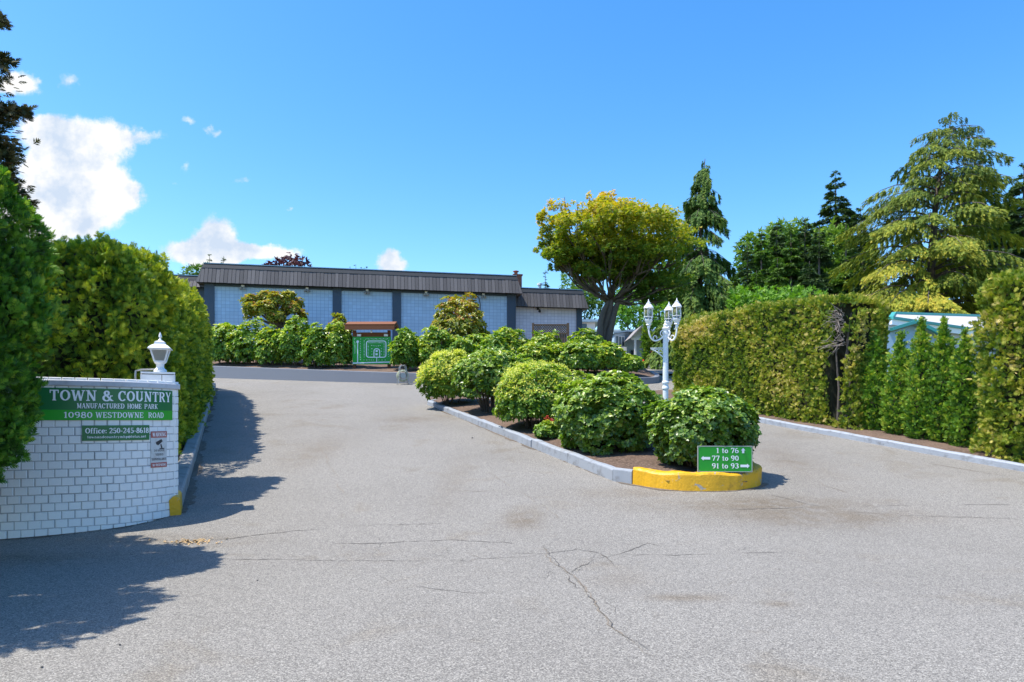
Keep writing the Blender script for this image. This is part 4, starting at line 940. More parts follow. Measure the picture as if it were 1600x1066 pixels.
# ------------------------------------------------------------------ hall
def build_hall():
    BZ = 4.0; rz = math.atan2(.19, .982)
    o = thing('hall', 'long flat roofed community hall with pale blue block walls and grey board fascia', 'building', (-18.03, 40, BZ), rz)
    sc = math.hypot(.982, .19)
    def s(px, off=0.0):
        k = (px - 800)/F; x0 = -18.03 - .19*off; y0 = 40 + .982*off; return (y0*k - x0)/(.982 - .19*k)*sc
    def body(nm, s0, s1, off, depth, zt, m):
        mb = MB(); mb.box(s0, s1, off, off+depth, -1, zt); return mb.build(nm, m, o)
    def fascia(s0, s1, yo, zt, zb, endL=True, endR=True):
        r = np.random.default_rng(int(abs(s0)*10)+50); zc = zt - .26; mb = MB(); x = s0 - (.35 if endL else 0); xe = s1 + (.35 if endR else 0); n = int((xe-x)/.215); w_ = (xe-x)/n
        for i in range(n):
            a = x + i*w_; b = a + w_*.9; t = r.uniform(-.008, .008); k0 = 0; ins = .0
            at0 = min(max(a, s0-.0*1), s1) ; 
            ta = np.clip(a, s0-.08, s1+.08); tb = np.clip(b, s0-.08, s1+.08)
            V = [(a, yo-.52+t, zb+r.uniform(-.012,.012)), (b, yo-.52+t, zb), (tb, yo-.2+t, zc), (ta, yo-.2+t, zc), (a, yo-.47+t, zb), (b, yo-.47+t, zb), (tb, yo-.15+t, zc), (ta, yo-.15+t, zc)]
            mb.add(V, [(0,1,2,3), (1,5,6,2), (4,0,3,7), (0,4,5,1)], 0, r.uniform(0, 1))
        V = [(x, yo-.465, zb+.02), (xe, yo-.465, zb+.02), (s1+.08, yo-.145, zc), (s0-.08, yo-.145, zc), (x, yo+.0, zb+.02), (xe, yo, zb+.02)]
        mb.add(V, [(0,1,2,3), (0,4,5,1)], 1)
        # sloping ends
        for e, sgn in ((s0, -1), (s1, 1)):
            if (sgn < 0 and not endL) or (sgn > 0 and not endR): continue
            mb.add([(e+sgn*.35, yo-.5, zb), (e+sgn*.35, yo+6, zb), (e+sgn*.08, yo+6, zc), (e+sgn*.08, yo-.2, zc), (e, yo-.2, zb), (e, yo+6, zb)], [(0,1,2,3), (0,1,5,4)], 0, .5)
        mb.build('fascia', [M['board'], M['cap']], o)
        mb = MB(); V = [(s0-.10, yo-.23, zc-.02), (s1+.10, yo-.23, zc-.02), (s1+.02, yo-.05, zt), (s0-.02, yo-.05, zt), (s0-.02, yo+.3, zt), (s1+.02, yo+.3, zt), (s0-.1, yo+.3, zc-.02), (s1+.1, yo+.3, zc-.02)]
        mb.add(V, [(0,1,2,3), (3,2,5,4), (0,3,4,6), (1,7,5,2), (0,6,7,1)], 0); mb.box(s0-.04, s1+.04, yo-.09, yo+.0, zt+.003, zt+.05, 1); mb.build('roof_cap', [M['cap'], M['caplight']], o)
    zt, zb = 6.66, 5.48
    S1 = s(806)
    body('wall', 0.02, S1-.02, .0, 14, zb+.4, M['blockblue']); 
    mb = MB(); mb.box(0, S1, .1, 14, zb+.42, zt-.02); mb.build('roof', M['cap'], o)
    fascia(0, S1, 0, zt, zb)
    for a, b in ((319.5, 335), (520, 533.5), (613, 626.5), (792, 805.5)):
        mb = MB(); A, B = s(a), s(b); mb.box(A, B, -.10, -.003, -1, zb+.02); mb.box(A+.06, B-.06, -.115, -.1, 2.6, 2.62)
        mb.build('pilaster', M['pilaster'], o)
    # frieze board under the eave and base band
    mb = MB()
    for a, b in ((335, 520), (533.5, 613), (626.5, 792)): mb.box(s(a)+.01, s(b)-.01, -.05, -.004, zb-.12, zb+.018)
    mb.build('eave_trim', M['pilaster'], o)
    # right wing
    wz, wb, off = 6.08, 4.83, .9; A, B = S1+.01, s(909, off)
    body('wall', A, B-.02, off, 12, wb+.3, M['blockwhite']); mb = MB(); mb.box(A, B, off+.1, off+12, wb+.32, wz-.02); mb.build('roof', M['cap'], o)
    fascia(A, B, off, wz, wb, False, True)
    mb = MB(); mb.box(s(900.5, off), B, off-.1, off-.003, -1, wb+.02); mb.build('pilaster', M['pilaster'], o)
    # left wing
    off = .6; lz, lb = 6.02, 5.3; A, B = -6.0, -.02
    body('wall', A, B, off, 12, lb+.2, M['pilaster']); mb = MB(); mb.box(A, B, off+.1, off+12, lb+.22, lz-.02); mb.build('roof', M['cap'], o)
    fascia(A, B, off, lz, lb, True, False)
    # eave lamps
    for px, py, g in ((380, 447, 1), (480, 452, 1), (573.5, 458, 1), (665.5, 459, 1), (755, 462, 1), (840, 478, 0)):
        of = 0 if g else .9; k = s(px, of); zz = (zb if g else wb) - .18
        mb = MB(); mb.box(k-.08, k+.08, of-.14, of-.052, zz+.05, zz+.17); f = mb.build('eave_lamp', M['white'] if g else M['black'], o)
        for sg in (-1, 1):
            if g or sg > 0:
                mb = MB(); mb.lathe((k+.09*sg, of-.2, zz-.06), [(.0,-.09),(.07,-.07),(.09,0),(.06,.08),(.03,.12)], 10); mb.build('lamp_globe', M['frost'] if g else M['black'], f, smooth=True)
    mb = MB(); k = s(742); mb.tube([(k, -.06, zb-.1), (k+.25, -.08, zb-.3), (k+.33, -.07, zb-.7), (k+.33, -.07, zb-1.6)], .025, 6); mb.build('cable', M['black'], o)
    # chimney and roof vent
    k = s(806, 2)
    mb = MB(); mb.box(k-.22, k+.33, 1.6, 2.15, wz-.5, 7.05); mb.box(k-.27, k+.38, 1.55, 2.2, 7.05, 7.15); mb.lathe((k-.02, 1.88, 7.15), [(.12,0),(.12,.18),(.2,.2),(.2,.25),(.05,.3)], 10); mb.build('chimney', M['brickred'], o)
    k = s(843.5, 3); mb = MB(); mb.lathe((k, 3, wz-.2), [(.11,0),(.11,.85),(.19,.87),(.19,.98),(.06,1.02)], 10); mb.build('roof_vent', M['whiteplain'], o)
build_hall()

# ------------------------------------------------------------------ map board kiosk
def build_kiosk():
    d = 33.4; x = gx(581, d); zg = bedz(x, d) - .05; o = thing('notice_board', 'green park map board under a little cedar roof above the retaining wall', 'notice board', (x, d, zg), -.02)
    Z = lambda py: hz(py, d) - zg
    hw = 30*d/F; z1, z0 = Z(526.5), Z(569.5)
    for sx in (-.93, .88):
        mb = MB(); mb.box(hw*sx-.07, hw*sx+.07, .03, .17, -.3, Z(516)); mb.build('post', M['cedar'], o)
    mb = MB(); mb.box(-hw*1.0, hw*.96, .02, .06, z1, z1+.22); mb.build('crossbeam', M['cedar'], o)
    mb = MB(); L0, L1 = -hw*1.28, hw*1.28; zr = Z(507)
    mb.box(L0, L1, -.5, -.44, zr-.32, zr-.05); 
    mb.add([(L0,-.5,zr-.12),(L1,-.5,zr-.12),(L1,.1,zr+.1),(L0,.1,zr+.1),(L0,.7,zr-.12),(L1,.7,zr-.12),(L0,-.5,zr-.07),(L1,-.5,zr-.07),(L1,.1,zr+.15),(L0,.1,zr+.15),(L0,.7,zr-.07),(L1,.7,zr-.07)],
           [(6,7,8,9),(9,8,11,10),(0,3,2,1),(3,4,5,2),(0,1,7,6),(4,10,11,5),(0,6,9,3),(3,9,10,4),(1,2,8,7),(2,5,11,8)], 0, .8)
    for e in (L0+.03, L1-.03):
        mb.beam((e, -.48, zr-.17), (e, .1, zr+.02), .06, .14); mb.beam((e, .68, zr-.17), (e, .1, zr+.02), .06, .14)
    mb.build('roof', M['cedar'], o)
    for px in (561.5, 603.5):
        k = (px-581)*d/F; mb = MB(); mb.box(k-.09, k+.09, -.1, .0, z1+.02, z1+.13); mb.build('flood_lamp', M['whiteplain'], o)
    mb = MB(); mb.lathe((0.02, -.2, Z(519.5)), [(.02,-.05),(.05,-.02),(.05,.04),(.02,.08)], 8); mb.build('eave_lamp', M['white'], o)
    mb = MB(); W = 2*hw; Hh = z1 - z0; mb.box(-hw, hw, -.03, .018, z0, z1); p = mb.build('map_panel', M['green'], o)
    mb = MB(); U = lambda x_: -hw + (x_-188)/530*W; Vv = lambda y_: z1 - (y_-320)/380*Hh
    def line(pts, wd, lay):
        P = np.array([(U(a), Vv(b)) for a, b in pts]); T = nrm(np.gradient(P, axis=0)); n = np.stack([-T[:,1], T[:,0]], 1); A = P+n*wd/2; B = P-n*wd/2
        xy = np.stack([A, B], 1).reshape(-1, 2); mb.add(np.stack([xy[:,0], np.full(len(xy), -.032-lay*.0008), xy[:,1]], 1), [(2*i, 2*i+1, 2*i+3, 2*i+2) for i in range(len(P)-1)])
    def rr(x0, y0, x1, y1, r_):
        c = []
        for cx, cy, a0 in ((x1-r_, y0+r_, -90), (x1-r_, y1-r_, 0), (x0+r_, y1-r_, 90), (x0+r_, y0+r_, 180)):
            for t in np.radians(np.linspace(a0, a0+90, 7)): c.append((cx+r_*math.cos(t), cy+r_*math.sin(t)))
        return c + [c[0]]
    line(rr(380, 378, 650, 602, 32), .045, 0); line([(484,600),(484,520),(490,498),(505,487),(520,484),(540,487),(556,498),(563,520),(563,600)], .045, 1)
    line([(522,600),(522,670)], .03, 2); line([(190,684),(400,676),(716,668)], .055, 3); line([(258,672),(258,390)], .045, 4)
    mb.add(np.array([(U(258+19*math.cos(t)), -.038, Vv(387+19*math.sin(t))) for t in np.linspace(0, 2*math.pi, 14, endpoint=False)]), [tuple(range(14))])
    for (a, b) in ((522, 515), (520, 560)): mb.add([(U(a-15), -.0385, Vv(b-12)), (U(a+15), -.0385, Vv(b-12)), (U(a+15), -.0385, Vv(b+14)), (U(a-15), -.0385, Vv(b+14))], [(0,1,2,3)])
    r = np.random.default_rng(2)
    def dots(pts):
        for a, b in pts:
            w2, h2 = r.uniform(3.5, 6), r.uniform(2.5, 4.5); mb.add([(U(a-w2), -.033, Vv(b-h2)), (U(a+w2), -.033, Vv(b-h2)), (U(a+w2), -.033, Vv(b+h2)), (U(a-w2), -.033, Vv(b+h2))], [(0,1,2,3)])
    dots([(x_, 346+(x_%3)*3) for x_ in range(368, 680, 19)]); dots([(x_, 402) for x_ in range(408, 630, 17)]); dots([(348, y_) for y_ in range(370, 605, 19)]); dots([(404, y_) for y_ in range(435, 590, 20)])
    dots([(625, y_) for y_ in range(420, 590, 20)]); dots([(685, y_) for y_ in range(375, 610, 24)]); dots([(220, y_) for y_ in range(400, 560, 18)]); dots([(295, y_) for y_ in range(410, 640, 25)]); dots([(450+i*24, 448-abs(i-3)*3) for i in range(6)])
    dots([(x_, 640) for x_ in (345, 380, 400, 425, 450, 475, 550, 595, 640)]); dots([(588, y_) for y_ in (485, 520, 560)]); dots([(455, y_) for y_ in (485, 520, 560)]); dots([(213,350),(213,380),(298,350),(298,385),(225,345)])
    mb.build('map_print', M['lettermap'], p)
build_kiosk()

def build_hose_reel():
    d = 31.0; x = gx(630, d); zg = float(H(x, d)); o = thing('hose_reel', 'metal hose reel stand with a coiled pale hose against the retaining wall', 'hose reel', (x, d-.15, zg), .3)
    Hh = 29*d/F
    mb = MB()
    for sy in (-.17, .17):
        mb.tube([(-.24, sy*1.3, 0), (-.17, sy, .3), (-.13, sy, Hh-.08), (-.08, sy, Hh), (.08, sy, Hh), (.13, sy, Hh-.08), (.2, sy, .3), (.27, sy*1.3, 0)], .018, 6)
    for z, xx in ((.02, -.24), (.02, .26), (Hh, 0), (.42, -.16), (.42, .18)): mb.tube([(xx, -.2, z), (xx, .2, z)], .014, 6)
    mb.build('frame', M['steel'], o)
    mb = MB(); c = np.array([0, 0, .38])
    for k in range(9):
        rr = .2 + .03*((k*7) % 3); yy = -.12 + k*.03; mb.tube([c + np.array([rr*math.cos(t), yy, rr*math.sin(t)]) for t in np.linspace(0, 2*math.pi, 20)], .016, 6)
    mb.build('hose_coil', mat('pale_hose', (.45, .47, .34), .5), o)
    mb = MB(); mb.tube([(0, -.14, .38), (0, .14, .38)], .13, 14); mb.build('drum', M['steel'], o)
build_hose_reel()

def build_lattice():
    d = 37.0; xa, xb = gx(833, d), gx(887.5, d); o = thing('fence_panel', 'brown wooden fence panel with a lattice top in front of the white wing', 'fence', ((xa+xb)/2, d, bedz(0, d)-.3)); hw = (xb-xa)/2; Z = lambda py: hz(py, d) - bedz(0, d) + .3
    for sx in (-hw, hw):
        mb = MB(); mb.box(sx-.06, sx+.06, -.06, .06, 0, Z(505)); mb.build('post', M['fencewood'], o)
    mb = MB(); zt, zm = Z(507.5), Z(521); mb.box(-hw+.061, hw-.061, -.03, .03, zt-.05, zt+.03); mb.box(-hw+.061, hw-.061, -.03, .03, zm-.05, zm+.03); mb.build('rail', M['fencewood'], o)
    mb = MB(); hh = zt-.05-(zm+.03); z = zm+.03; n = 14; L_ = 2*hw-.13
    for i in range(-3, n+1):
        x0 = -hw+.065+i*L_/n
        for sg in (1, -1):
            a = np.array([x0 if sg > 0 else x0+hh, z]); b = np.array([x0+hh if sg > 0 else x0, z+hh])
            lo, hi = -hw+.065, hw-.065
            def clip(a, b):
                for lim, cmp in ((lo, 1), (hi, -1)):
                    if cmp*a[0] < cmp*lim and cmp*b[0] < cmp*lim: return None
                    if cmp*a[0] < cmp*lim: t = (lim-a[0])/(b[0]-a[0]); a = a+(b-a)*t
                    if cmp*b[0] < cmp*lim: t = (lim-b[0])/(a[0]-b[0]); b = b+(a-b)*t
                return a, b
            c = clip(a, b)
            if c is None or np.linalg.norm(c[1]-c[0]) < .03: continue
            mb.beam((c[0][0], .008*sg, c[0][1]), (c[1][0], .008*sg, c[1][1]), .045, .012, up=(0, 1, 0))
    mb.build('lattice', M['fencewood'], o)
    mb = MB(); n = 14
    for i in range(n):
        a = -hw+.07+i*(L_-.01)/n; mb.box(a, a+L_/n*.93, -.012, .012, 0, zm-.055, 0, rng.uniform(0, 1))
    mb.build('boards', M['fencewood'], o)
build_lattice()

# ------------------------------------------------------------------ houses behind
def build_houses():
    d = 60; xa, xb = gx(912, d), gx(1075, d); zb = float(H(0, d)) - .1
    o = thing('mobile_home', 'long white mobile home with a beige roof far behind the maple', 'house', (xa, d, zb)); Z = lambda py: hz(py, d) - zb; Lx = xb - xa
    mb = MB(); mb.box(0, Lx, 0, 6, 0, Z(516.5)); mb.build('wall', M['whiteplain'], o)
    mb = MB(); e = Z(516.5); r_ = Z(510.5)
    mb.add([(-.4,-.5,e),(Lx+.4,-.5,e),(Lx+.4,3,r_),(-.4,3,r_),(-.4,6.5,e),(Lx+.4,6.5,e)], [(0,1,2,3),(3,2,5,4),(0,3,4),(1,5,2)]); mb.build('roof', worn('beige_shingles', (.33,.27,.23), (.2,.17,.15), 3, .5, .9), o)
    mb = MB(); mb.box(-.4, Lx+.4, -.54, -.505, e-.16, e+.02); mb.build('eave_trim', M['whiteplain'], o)
    for px in (950, 1020, 1050):
        k = (px-912)*d/F; f = MB(); f.box(k-.7, k+.7, -.04, -.003, e-1.5, e-.45); w_ = f.build('window', M['white'], o); g = MB(); g.box(k-.6, k+.6, -.05, -.041, e-1.4, e-.55); g.build('pane', M['darkglass'], w_)
    d = 64; xa, xb = gx(890, d), gx(930, d); zb = float(H(0, d)) - .1; o = thing('mobile_home', 'small grey white home end with a flat carport roof left of the maple trunk', 'house', (xa, d, zb)); Z = lambda py: hz(py, d) - zb
    mb = MB(); mb.box(0, xb-xa, 0, 5, 0, Z(504)); mb.build('wall', M['whiteplain'], o); mb = MB(); mb.box(-.4, xb-xa+.5, -.6, 5.5, Z(504), Z(500.5)); mb.build('roof', M['caplight'], o)
    mb = MB(); mb.box(.5, xb-xa-.8, -.03, -.002, Z(513), Z(506)); mb.build('window', M['darkglass'], o)
    # small pale blue house with porch
    d = 50.0; zb = float(H(0, d)) - .1; x0 = gx(960, d); o = thing('small_house', 'small pale blue and white house with a gabled porch behind the lamp post', 'house', (x0, d, zb)); Z = lambda py: hz(py, d) - zb; X = lambda px: (px-960)*d/F
    bl = worn('pale_blue_siding', (.42,.58,.72), (.3,.4,.5), 2, .3, .6, .05)
    mb = MB(); mb.add([(X(960),.0,0),(X(983),1.2,0),(X(1030),1.2,0),(X(1030),7,0),(X(960),7,0)] + [(X(960),.0,Z(522)),(X(983),1.2,Z(516)),(X(1030),1.2,Z(516)),(X(1030),7,Z(519)),(X(960),7,Z(519))], [(0,1,6,5),(1,2,7,6),(2,3,8,7),(3,4,9,8),(4,0,5,9)]); mb.build('wall', bl, o)
    mb = MB(); mb.add([(X(958),-.4,Z(522.5)),(X(984),.8,Z(516)),(X(1032),.8,Z(516)),(X(1032),7.3,Z(519)),(X(958),7.3,Z(519)),(X(958),-.4,Z(519.5)),(X(984),.8,Z(513.5)),(X(1032),.8,Z(513.5)),(X(1032),7.3,Z(516)),(X(958),7.3,Z(516))], [(0,1,6,5),(1,2,7,6),(5,6,7,8,9),(4,0,5,9),(2,3,8,7),(3,4,9,8)]); mb.build('roof', M['caplight'], o)
    for a in (965, 970.5, 976):
        y = (a-960)/23*1.2 ; f = MB(); f.box(X(a-2.6), X(a+2.6), y-.14, y-.0, Z(540), Z(524)); w_ = f.build('window', M['white'], o)
        g = MB(); g.box(X(a-1.9), X(a+1.9), y-.15, y-.141, Z(539), Z(525)); g.build('pane', M['darkglass'], w_)
    mb = MB(); mb.box(X(960), X(978), -.35, .0, 0, Z(543)); mb.build('base_wall', M['whiteplain'], o)
    mb = MB(); P = lambda px, py, y: (X(px), y, Z(py))
    for y in (-2.0,): mb.add([P(980,532,y), P(1016,532,y), P(993,518,y)], [(0,1,2)])
    mb.build('porch_gable', M['whiteplain'], o)
    mb = MB(); mb.add([P(976,534,-2.3),P(993,515.5,-2.3),P(993,515.5,1.2),P(976,534,1.2),P(1018,534,-2.3),P(1018,534,1.2),P(976,536,-2.3),P(993,518,-2.3),P(1018,536,-2.3)], [(0,1,2,3),(1,4,5,2),(0,6,7,1),(1,7,8,4)]); mb.build('porch_roof', worn('grey_shingles', (.30,.28,.28), (.2,.2,.2), 3, .4, .9), o)
    for px in (985, 999, 1013):
        mb = MB(); mb.box(X(px)-.07, X(px)+.07, -2.05, -1.91, 0, Z(532.5)); mb.build('porch_column', M['white'], o)
    mb = MB(); mb.box(X(979.5), X(1016), -2.04, -1.95, Z(536), Z(532.2)); mb.build('porch_beam', M['white'], o)
    mb = MB(); mb.box(X(990), X(997), 1.1, 1.195, .1, Z(545)); mb.build('door', M['darkglass'], o)
    # home with turquoise trim behind the young cedars
    teal = mat('turquoise_trim', (.05,.33,.30), .5); d = 25.0; zb = float(H(0, 22)); o = thing('mobile_home', 'white home with turquoise roof trim seen over the young cedars', 'house', (0, 0, 0)); A = lambda px, py, dd: at(px, py, dd)
    q = lambda mb, *p, m=0: mb.add(list(p), [tuple(range(len(p)))], m)
    mb = MB(); q(mb, A(1397,490,28), A(1560,495,34), A(1560,520,28.5), A(1392,497,25)); mb.build('roof', worn('pale_roof', (.52,.50,.50), (.35,.34,.34), 1, .5, .8), o)
    mb = MB(); mb.beam(A(1397,489.5,28), A(1560,494.5,34), .2, .10); mb.beam(A(1392,497.0,25), A(1560,520.5,28.5), .2, .10); mb.beam(A(1397,489.5,28), A(1392,497,25), .15, .1); mb.build('roof_trim', teal, o)
    mb = MB(); mb.beam(A(1392,501.5,25.02), A(1560,526,28.52), .1, .26); mb.build('fascia', M['white'], o)
    mb = MB(); a, b = A(1388,505,25.2), A(1560,530,28.7); q(mb, (a[0],a[1],zb), (b[0],b[1],zb), b, a); c = A(1393,494,29); q(mb, (a[0],a[1],zb), a, (c[0],c[1],a[2]), (c[0],c[1],zb)); mb.build('wall', worn('grey_white_siding', (.55,.55,.57), (.4,.4,.42), 1, .4, .7, .05), o)
    mb = MB(); pk, lf, rt = A(1425,509,22.5), A(1386,521,22.5), A(1475,534,22.5); q(mb, (lf[0],22.5,zb), (rt[0],22.5,zb), rt, pk, lf); mb.build('porch_gable', bl, o)
    mb = MB(); bk = 3.0; sh = lambda p: (p[0]+.4, p[1]+bk, p[2]+.0); up = lambda p, u=.10: (p[0], p[1]-.25, p[2]+u)
    q(mb, up(lf), up(pk), sh(pk), sh(lf)); q(mb, up(pk), up(rt), sh(rt), sh(pk)); mb.build('porch_roof', M['caplight'], o)
    mb = MB(); mb.beam(up(lf), up(pk), .1, .14, up=(0,1,0)); mb.beam(up(pk), up(rt), .1, .14, up=(0,1,0)); mb.build('porch_trim', teal, o)
    for px in (1421, 1430):
        mb = MB(); c = A(px, 534, 22.4); mb.lathe(c, [(.02,-.08),(.06,-.04),(.07,.03),(.02,.07)], 8); mb.build('porch_lamp', M['white'], o)
    # cross street kerb, cone
    mb = MB(); d = 45.4; mb.box(5, 16, d, d+.25, float(H(0, d))-.1, float(H(0, d))+.2); tag(mb.build('kerb', M['kerb']), 'pale kerb on the far side of the upper street', kind='structure')
    mb = MB(); mb.box(5, 18, d+.25, 49.5, float(H(0, d))-.1, float(H(0, d))+.26); tag(mb.build('lawn_strip', worn('pale_gravel', (.30,.29,.25), (.16,.19,.08), 1.5, .6, .95)), 'pale gravel verge by the far kerb', kind='structure')
    d = 44.6; x = gx(1005.5, d); o = thing('traffic_cone', 'small red traffic cone on the upper street', 'cone', (x, d, float(H(x, d))))
    mb = MB(); mb.box(-.19, .19, -.19, .19, 0, .04); mb.lathe((0,0,0), [(.14,.04),(.11,.2),(.07,.4),(.04,.55),(.0,.56)], 14); mb.build('cone_body', mat('cone_red', (.75,.07,.03), .5), o)
    mb = MB(); mb.lathe((0,0,0), [(.112,.22),(.085,.36)], 14); mb.build('reflective_band', M['white'], o)
    # power pole piece beside the porch: slim white post
    d = 47; x = gx(1001, d); mb = MB()
build_houses()

# ------------------------------------------------------------------ hedges
def single(mb, name, mats, label, cat, group=None, smooth=False):
    return tag(mb.build(name, mats, smooth=smooth), label, cat, group)
def build_hedges():
    base = lambda X, Y: H(X, Y) + .05
    # left hedge along the drive
    ys = np.array([11.3, 14, 18, 22, 26, 28.9]); P = np.stack([leftkerb_x(ys) - 1.45, ys], 1)
    top = [4.0, 4.0, 3.95, 3.95, 3.7, 2.3]
    rf = lambda P: .33 + .42*vnoise(P, .7, 5) + .12*np.clip(P[:, 2]-H(P[:, 0], P[:, 1])-2.6, 0, 2)  # sunlit top painted into the foliage: brighter and yellower high up
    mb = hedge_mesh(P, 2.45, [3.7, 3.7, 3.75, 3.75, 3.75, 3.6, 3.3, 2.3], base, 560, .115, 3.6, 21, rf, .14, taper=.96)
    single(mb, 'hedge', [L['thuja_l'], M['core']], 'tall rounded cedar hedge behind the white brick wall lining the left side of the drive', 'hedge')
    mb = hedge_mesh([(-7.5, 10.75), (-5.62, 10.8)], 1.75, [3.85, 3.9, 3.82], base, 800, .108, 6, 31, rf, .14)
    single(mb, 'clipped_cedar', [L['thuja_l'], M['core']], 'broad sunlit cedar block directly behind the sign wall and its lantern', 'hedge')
    # right hedge with the scorched face
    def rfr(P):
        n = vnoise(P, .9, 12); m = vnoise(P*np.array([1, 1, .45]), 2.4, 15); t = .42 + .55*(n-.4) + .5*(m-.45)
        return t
    def hole(P):
        z = P[:, 2]-H(P[:, 0], P[:, 1]); w_ = .20 + .10*(vnoise(P, 2, 4)-.5)*2; c = 17.27 + .10*np.sin(z*1.6)
        face = 8.65 - .41*(P[:, 1]-16.2)
        return (np.abs(P[:, 1]-c) < w_) & (z > .25) & (z < 3.25) & (P[:, 0] < face + .95)
    P = [(7.15, 23.8), (9.45, 18.4), (9.95, 16.5)]
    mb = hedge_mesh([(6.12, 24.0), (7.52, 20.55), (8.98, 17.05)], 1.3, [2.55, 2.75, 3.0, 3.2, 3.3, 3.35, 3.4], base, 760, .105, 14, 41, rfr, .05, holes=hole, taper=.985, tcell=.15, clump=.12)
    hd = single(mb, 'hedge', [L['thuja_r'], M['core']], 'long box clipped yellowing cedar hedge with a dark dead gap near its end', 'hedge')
    mb = MB(); r = np.random.default_rng(4)
    for (x, y, h) in ((8.30, 17.42, 2.6), (8.40, 17.16, 2.4), (8.52, 17.3, 3.0)):
        z = float(H(x, y)); mb.tube([(x, y, z), (x+.03, y-.03, z+h*.4), (x-.02, y+.02, z+h*.75), (x+.08, y, z+h)], [.035, .03, .022, .012], 7)
    for i in range(110):
        z0 = float(H(8.7, 17.1)) + r.uniform(2.1, 3.1); p = np.array([8.30+r.uniform(-.1, .1), 17.28+r.uniform(-.16, .16), z0]); dd = np.array([-.35+r.normal(0, .2), r.normal(0, .35), r.uniform(-.5, .4)])*r.uniform(.3, .7)
        mb.tube([p, p+dd*.5+r.normal(0, .03, 3), p+dd], [.009, .006, .003], 4, 1, cap=False)
    mb.build('bare_stems', [M['barkgrey'], M['twig']], hd)
    # hedge block at the right edge
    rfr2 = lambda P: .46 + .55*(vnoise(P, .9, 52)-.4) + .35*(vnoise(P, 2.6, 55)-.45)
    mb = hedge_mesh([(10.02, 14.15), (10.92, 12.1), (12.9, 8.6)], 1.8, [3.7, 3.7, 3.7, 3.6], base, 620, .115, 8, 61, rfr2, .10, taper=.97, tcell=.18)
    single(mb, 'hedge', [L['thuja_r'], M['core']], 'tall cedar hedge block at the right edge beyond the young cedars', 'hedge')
    # second hedge seen at the far end of the right hedge
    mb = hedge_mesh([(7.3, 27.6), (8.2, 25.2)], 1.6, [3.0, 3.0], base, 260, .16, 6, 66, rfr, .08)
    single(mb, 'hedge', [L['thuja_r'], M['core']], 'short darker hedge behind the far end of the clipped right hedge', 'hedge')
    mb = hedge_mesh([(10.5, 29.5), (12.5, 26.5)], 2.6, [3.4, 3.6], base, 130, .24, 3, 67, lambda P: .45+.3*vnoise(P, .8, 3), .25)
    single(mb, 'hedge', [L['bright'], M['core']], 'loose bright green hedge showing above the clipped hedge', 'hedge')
    mb = hedge_mesh([(7.6, 42.5), (9.0, 42.2)], .9, [2.6, 2.6], base, 120, .2, 4, 68, None, .1)
    # young slender cedars
    prof = [(0, .72), (.08, .95), (.3, 1.0), (.55, .82), (.8, .5), (.93, .22), (1, .04)]
    labs = ['young cedar closest to the dead gap of the clipped hedge', 'second young cedar from the gap, shorter with a blunt double tip', 'young cedar with an orange tinged pointed tip under the turquoise gable',
            'tallest young cedar of the row with a narrow pointed top', 'last young cedar of the row, against the tall hedge block']
    for i, (px, top_, by, hw) in enumerate(((1366, 545, 684, 19), (1407, 520, 692, 22), (1441, 498, 699, 22), (1475, 497, 704, 23), (1508, 512, 711, 22))):
        c = G(px, by - 4, .05) ; d = c[1] + .25; c = np.array([gx(px, d), d, float(H(gx(px, d), d)) + .06]); h = hz(top_, d) - c[2]
        if i == 0: h = 2.5
        mb = cone_shrub(c, h, hw/F*d*1.16, prof, 760, .09, 70+i, .50 + .05*(i == 1), lump=.13, tcell=.13)
        tr = MB(); tr.tube([(0, 0, -.1), (0, .02, h*.5), (0, 0, h*.9)], [.035, .025, .008], 6)
        o = thing('young_cedar', labs[i], 'shrub', tuple(c), 0, 'young cedars planted in the gap of the right hedge')
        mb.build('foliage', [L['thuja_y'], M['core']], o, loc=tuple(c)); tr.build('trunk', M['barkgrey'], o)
    # big cedars at the left edge, in front of the brick wall
    prof2 = [(0, .25), (.08, .5), (.2, .74), (.38, .92), (.55, 1.0), (.72, .97), (.86, .76), (.95, .45), (1, .1)]
    for i, (x, y, h, r_) in enumerate(((-5.69, 6.75, 4.28, .94), (-5.75, 5.0, 4.6, 1.05), (-6.2, 3.0, 4.4, 1.2), (-7.05, 7.3, 4.5, 1.1))):
        c = np.array([x, y, .55]); mb = cone_shrub(c, h-.55, r_, prof2, (1350, 260, 120, 400)[i], (.085, .15, .2, .12)[i], 90+i, .45, lump=.19)
        o = thing('cedar_shrub', 'dense green cedar hanging over the sign wall at the left edge' if i == 0 else 'cedar standing left of the sign wall that shades the road', 'shrub', tuple(c), 0, 'cedars at the left edge')
        mb.build('foliage', [L['thuja_dk'], M['core']], o, loc=tuple(c)); tr = MB(); tr.tube([(0, 0, -.7), (.02, 0, 1), (0, .02, 2.5)], [.1, .08, .05], 8); tr.build('trunk', M['bark'], o)
        if i == 0:   # a loose shoot that stands off the crown
            c2 = np.array([-5.10, 7.1, 2.15]); mb = cone_shrub(c2, 1.05, .34, [(0, .6), (.3, 1), (.7, .7), (1, .2)], 700, .11, 98, .5, lump=.4); mb.build('side_shoot', [L['thuja_l'], M['core']], o, loc=tuple(c))
build_hedges()

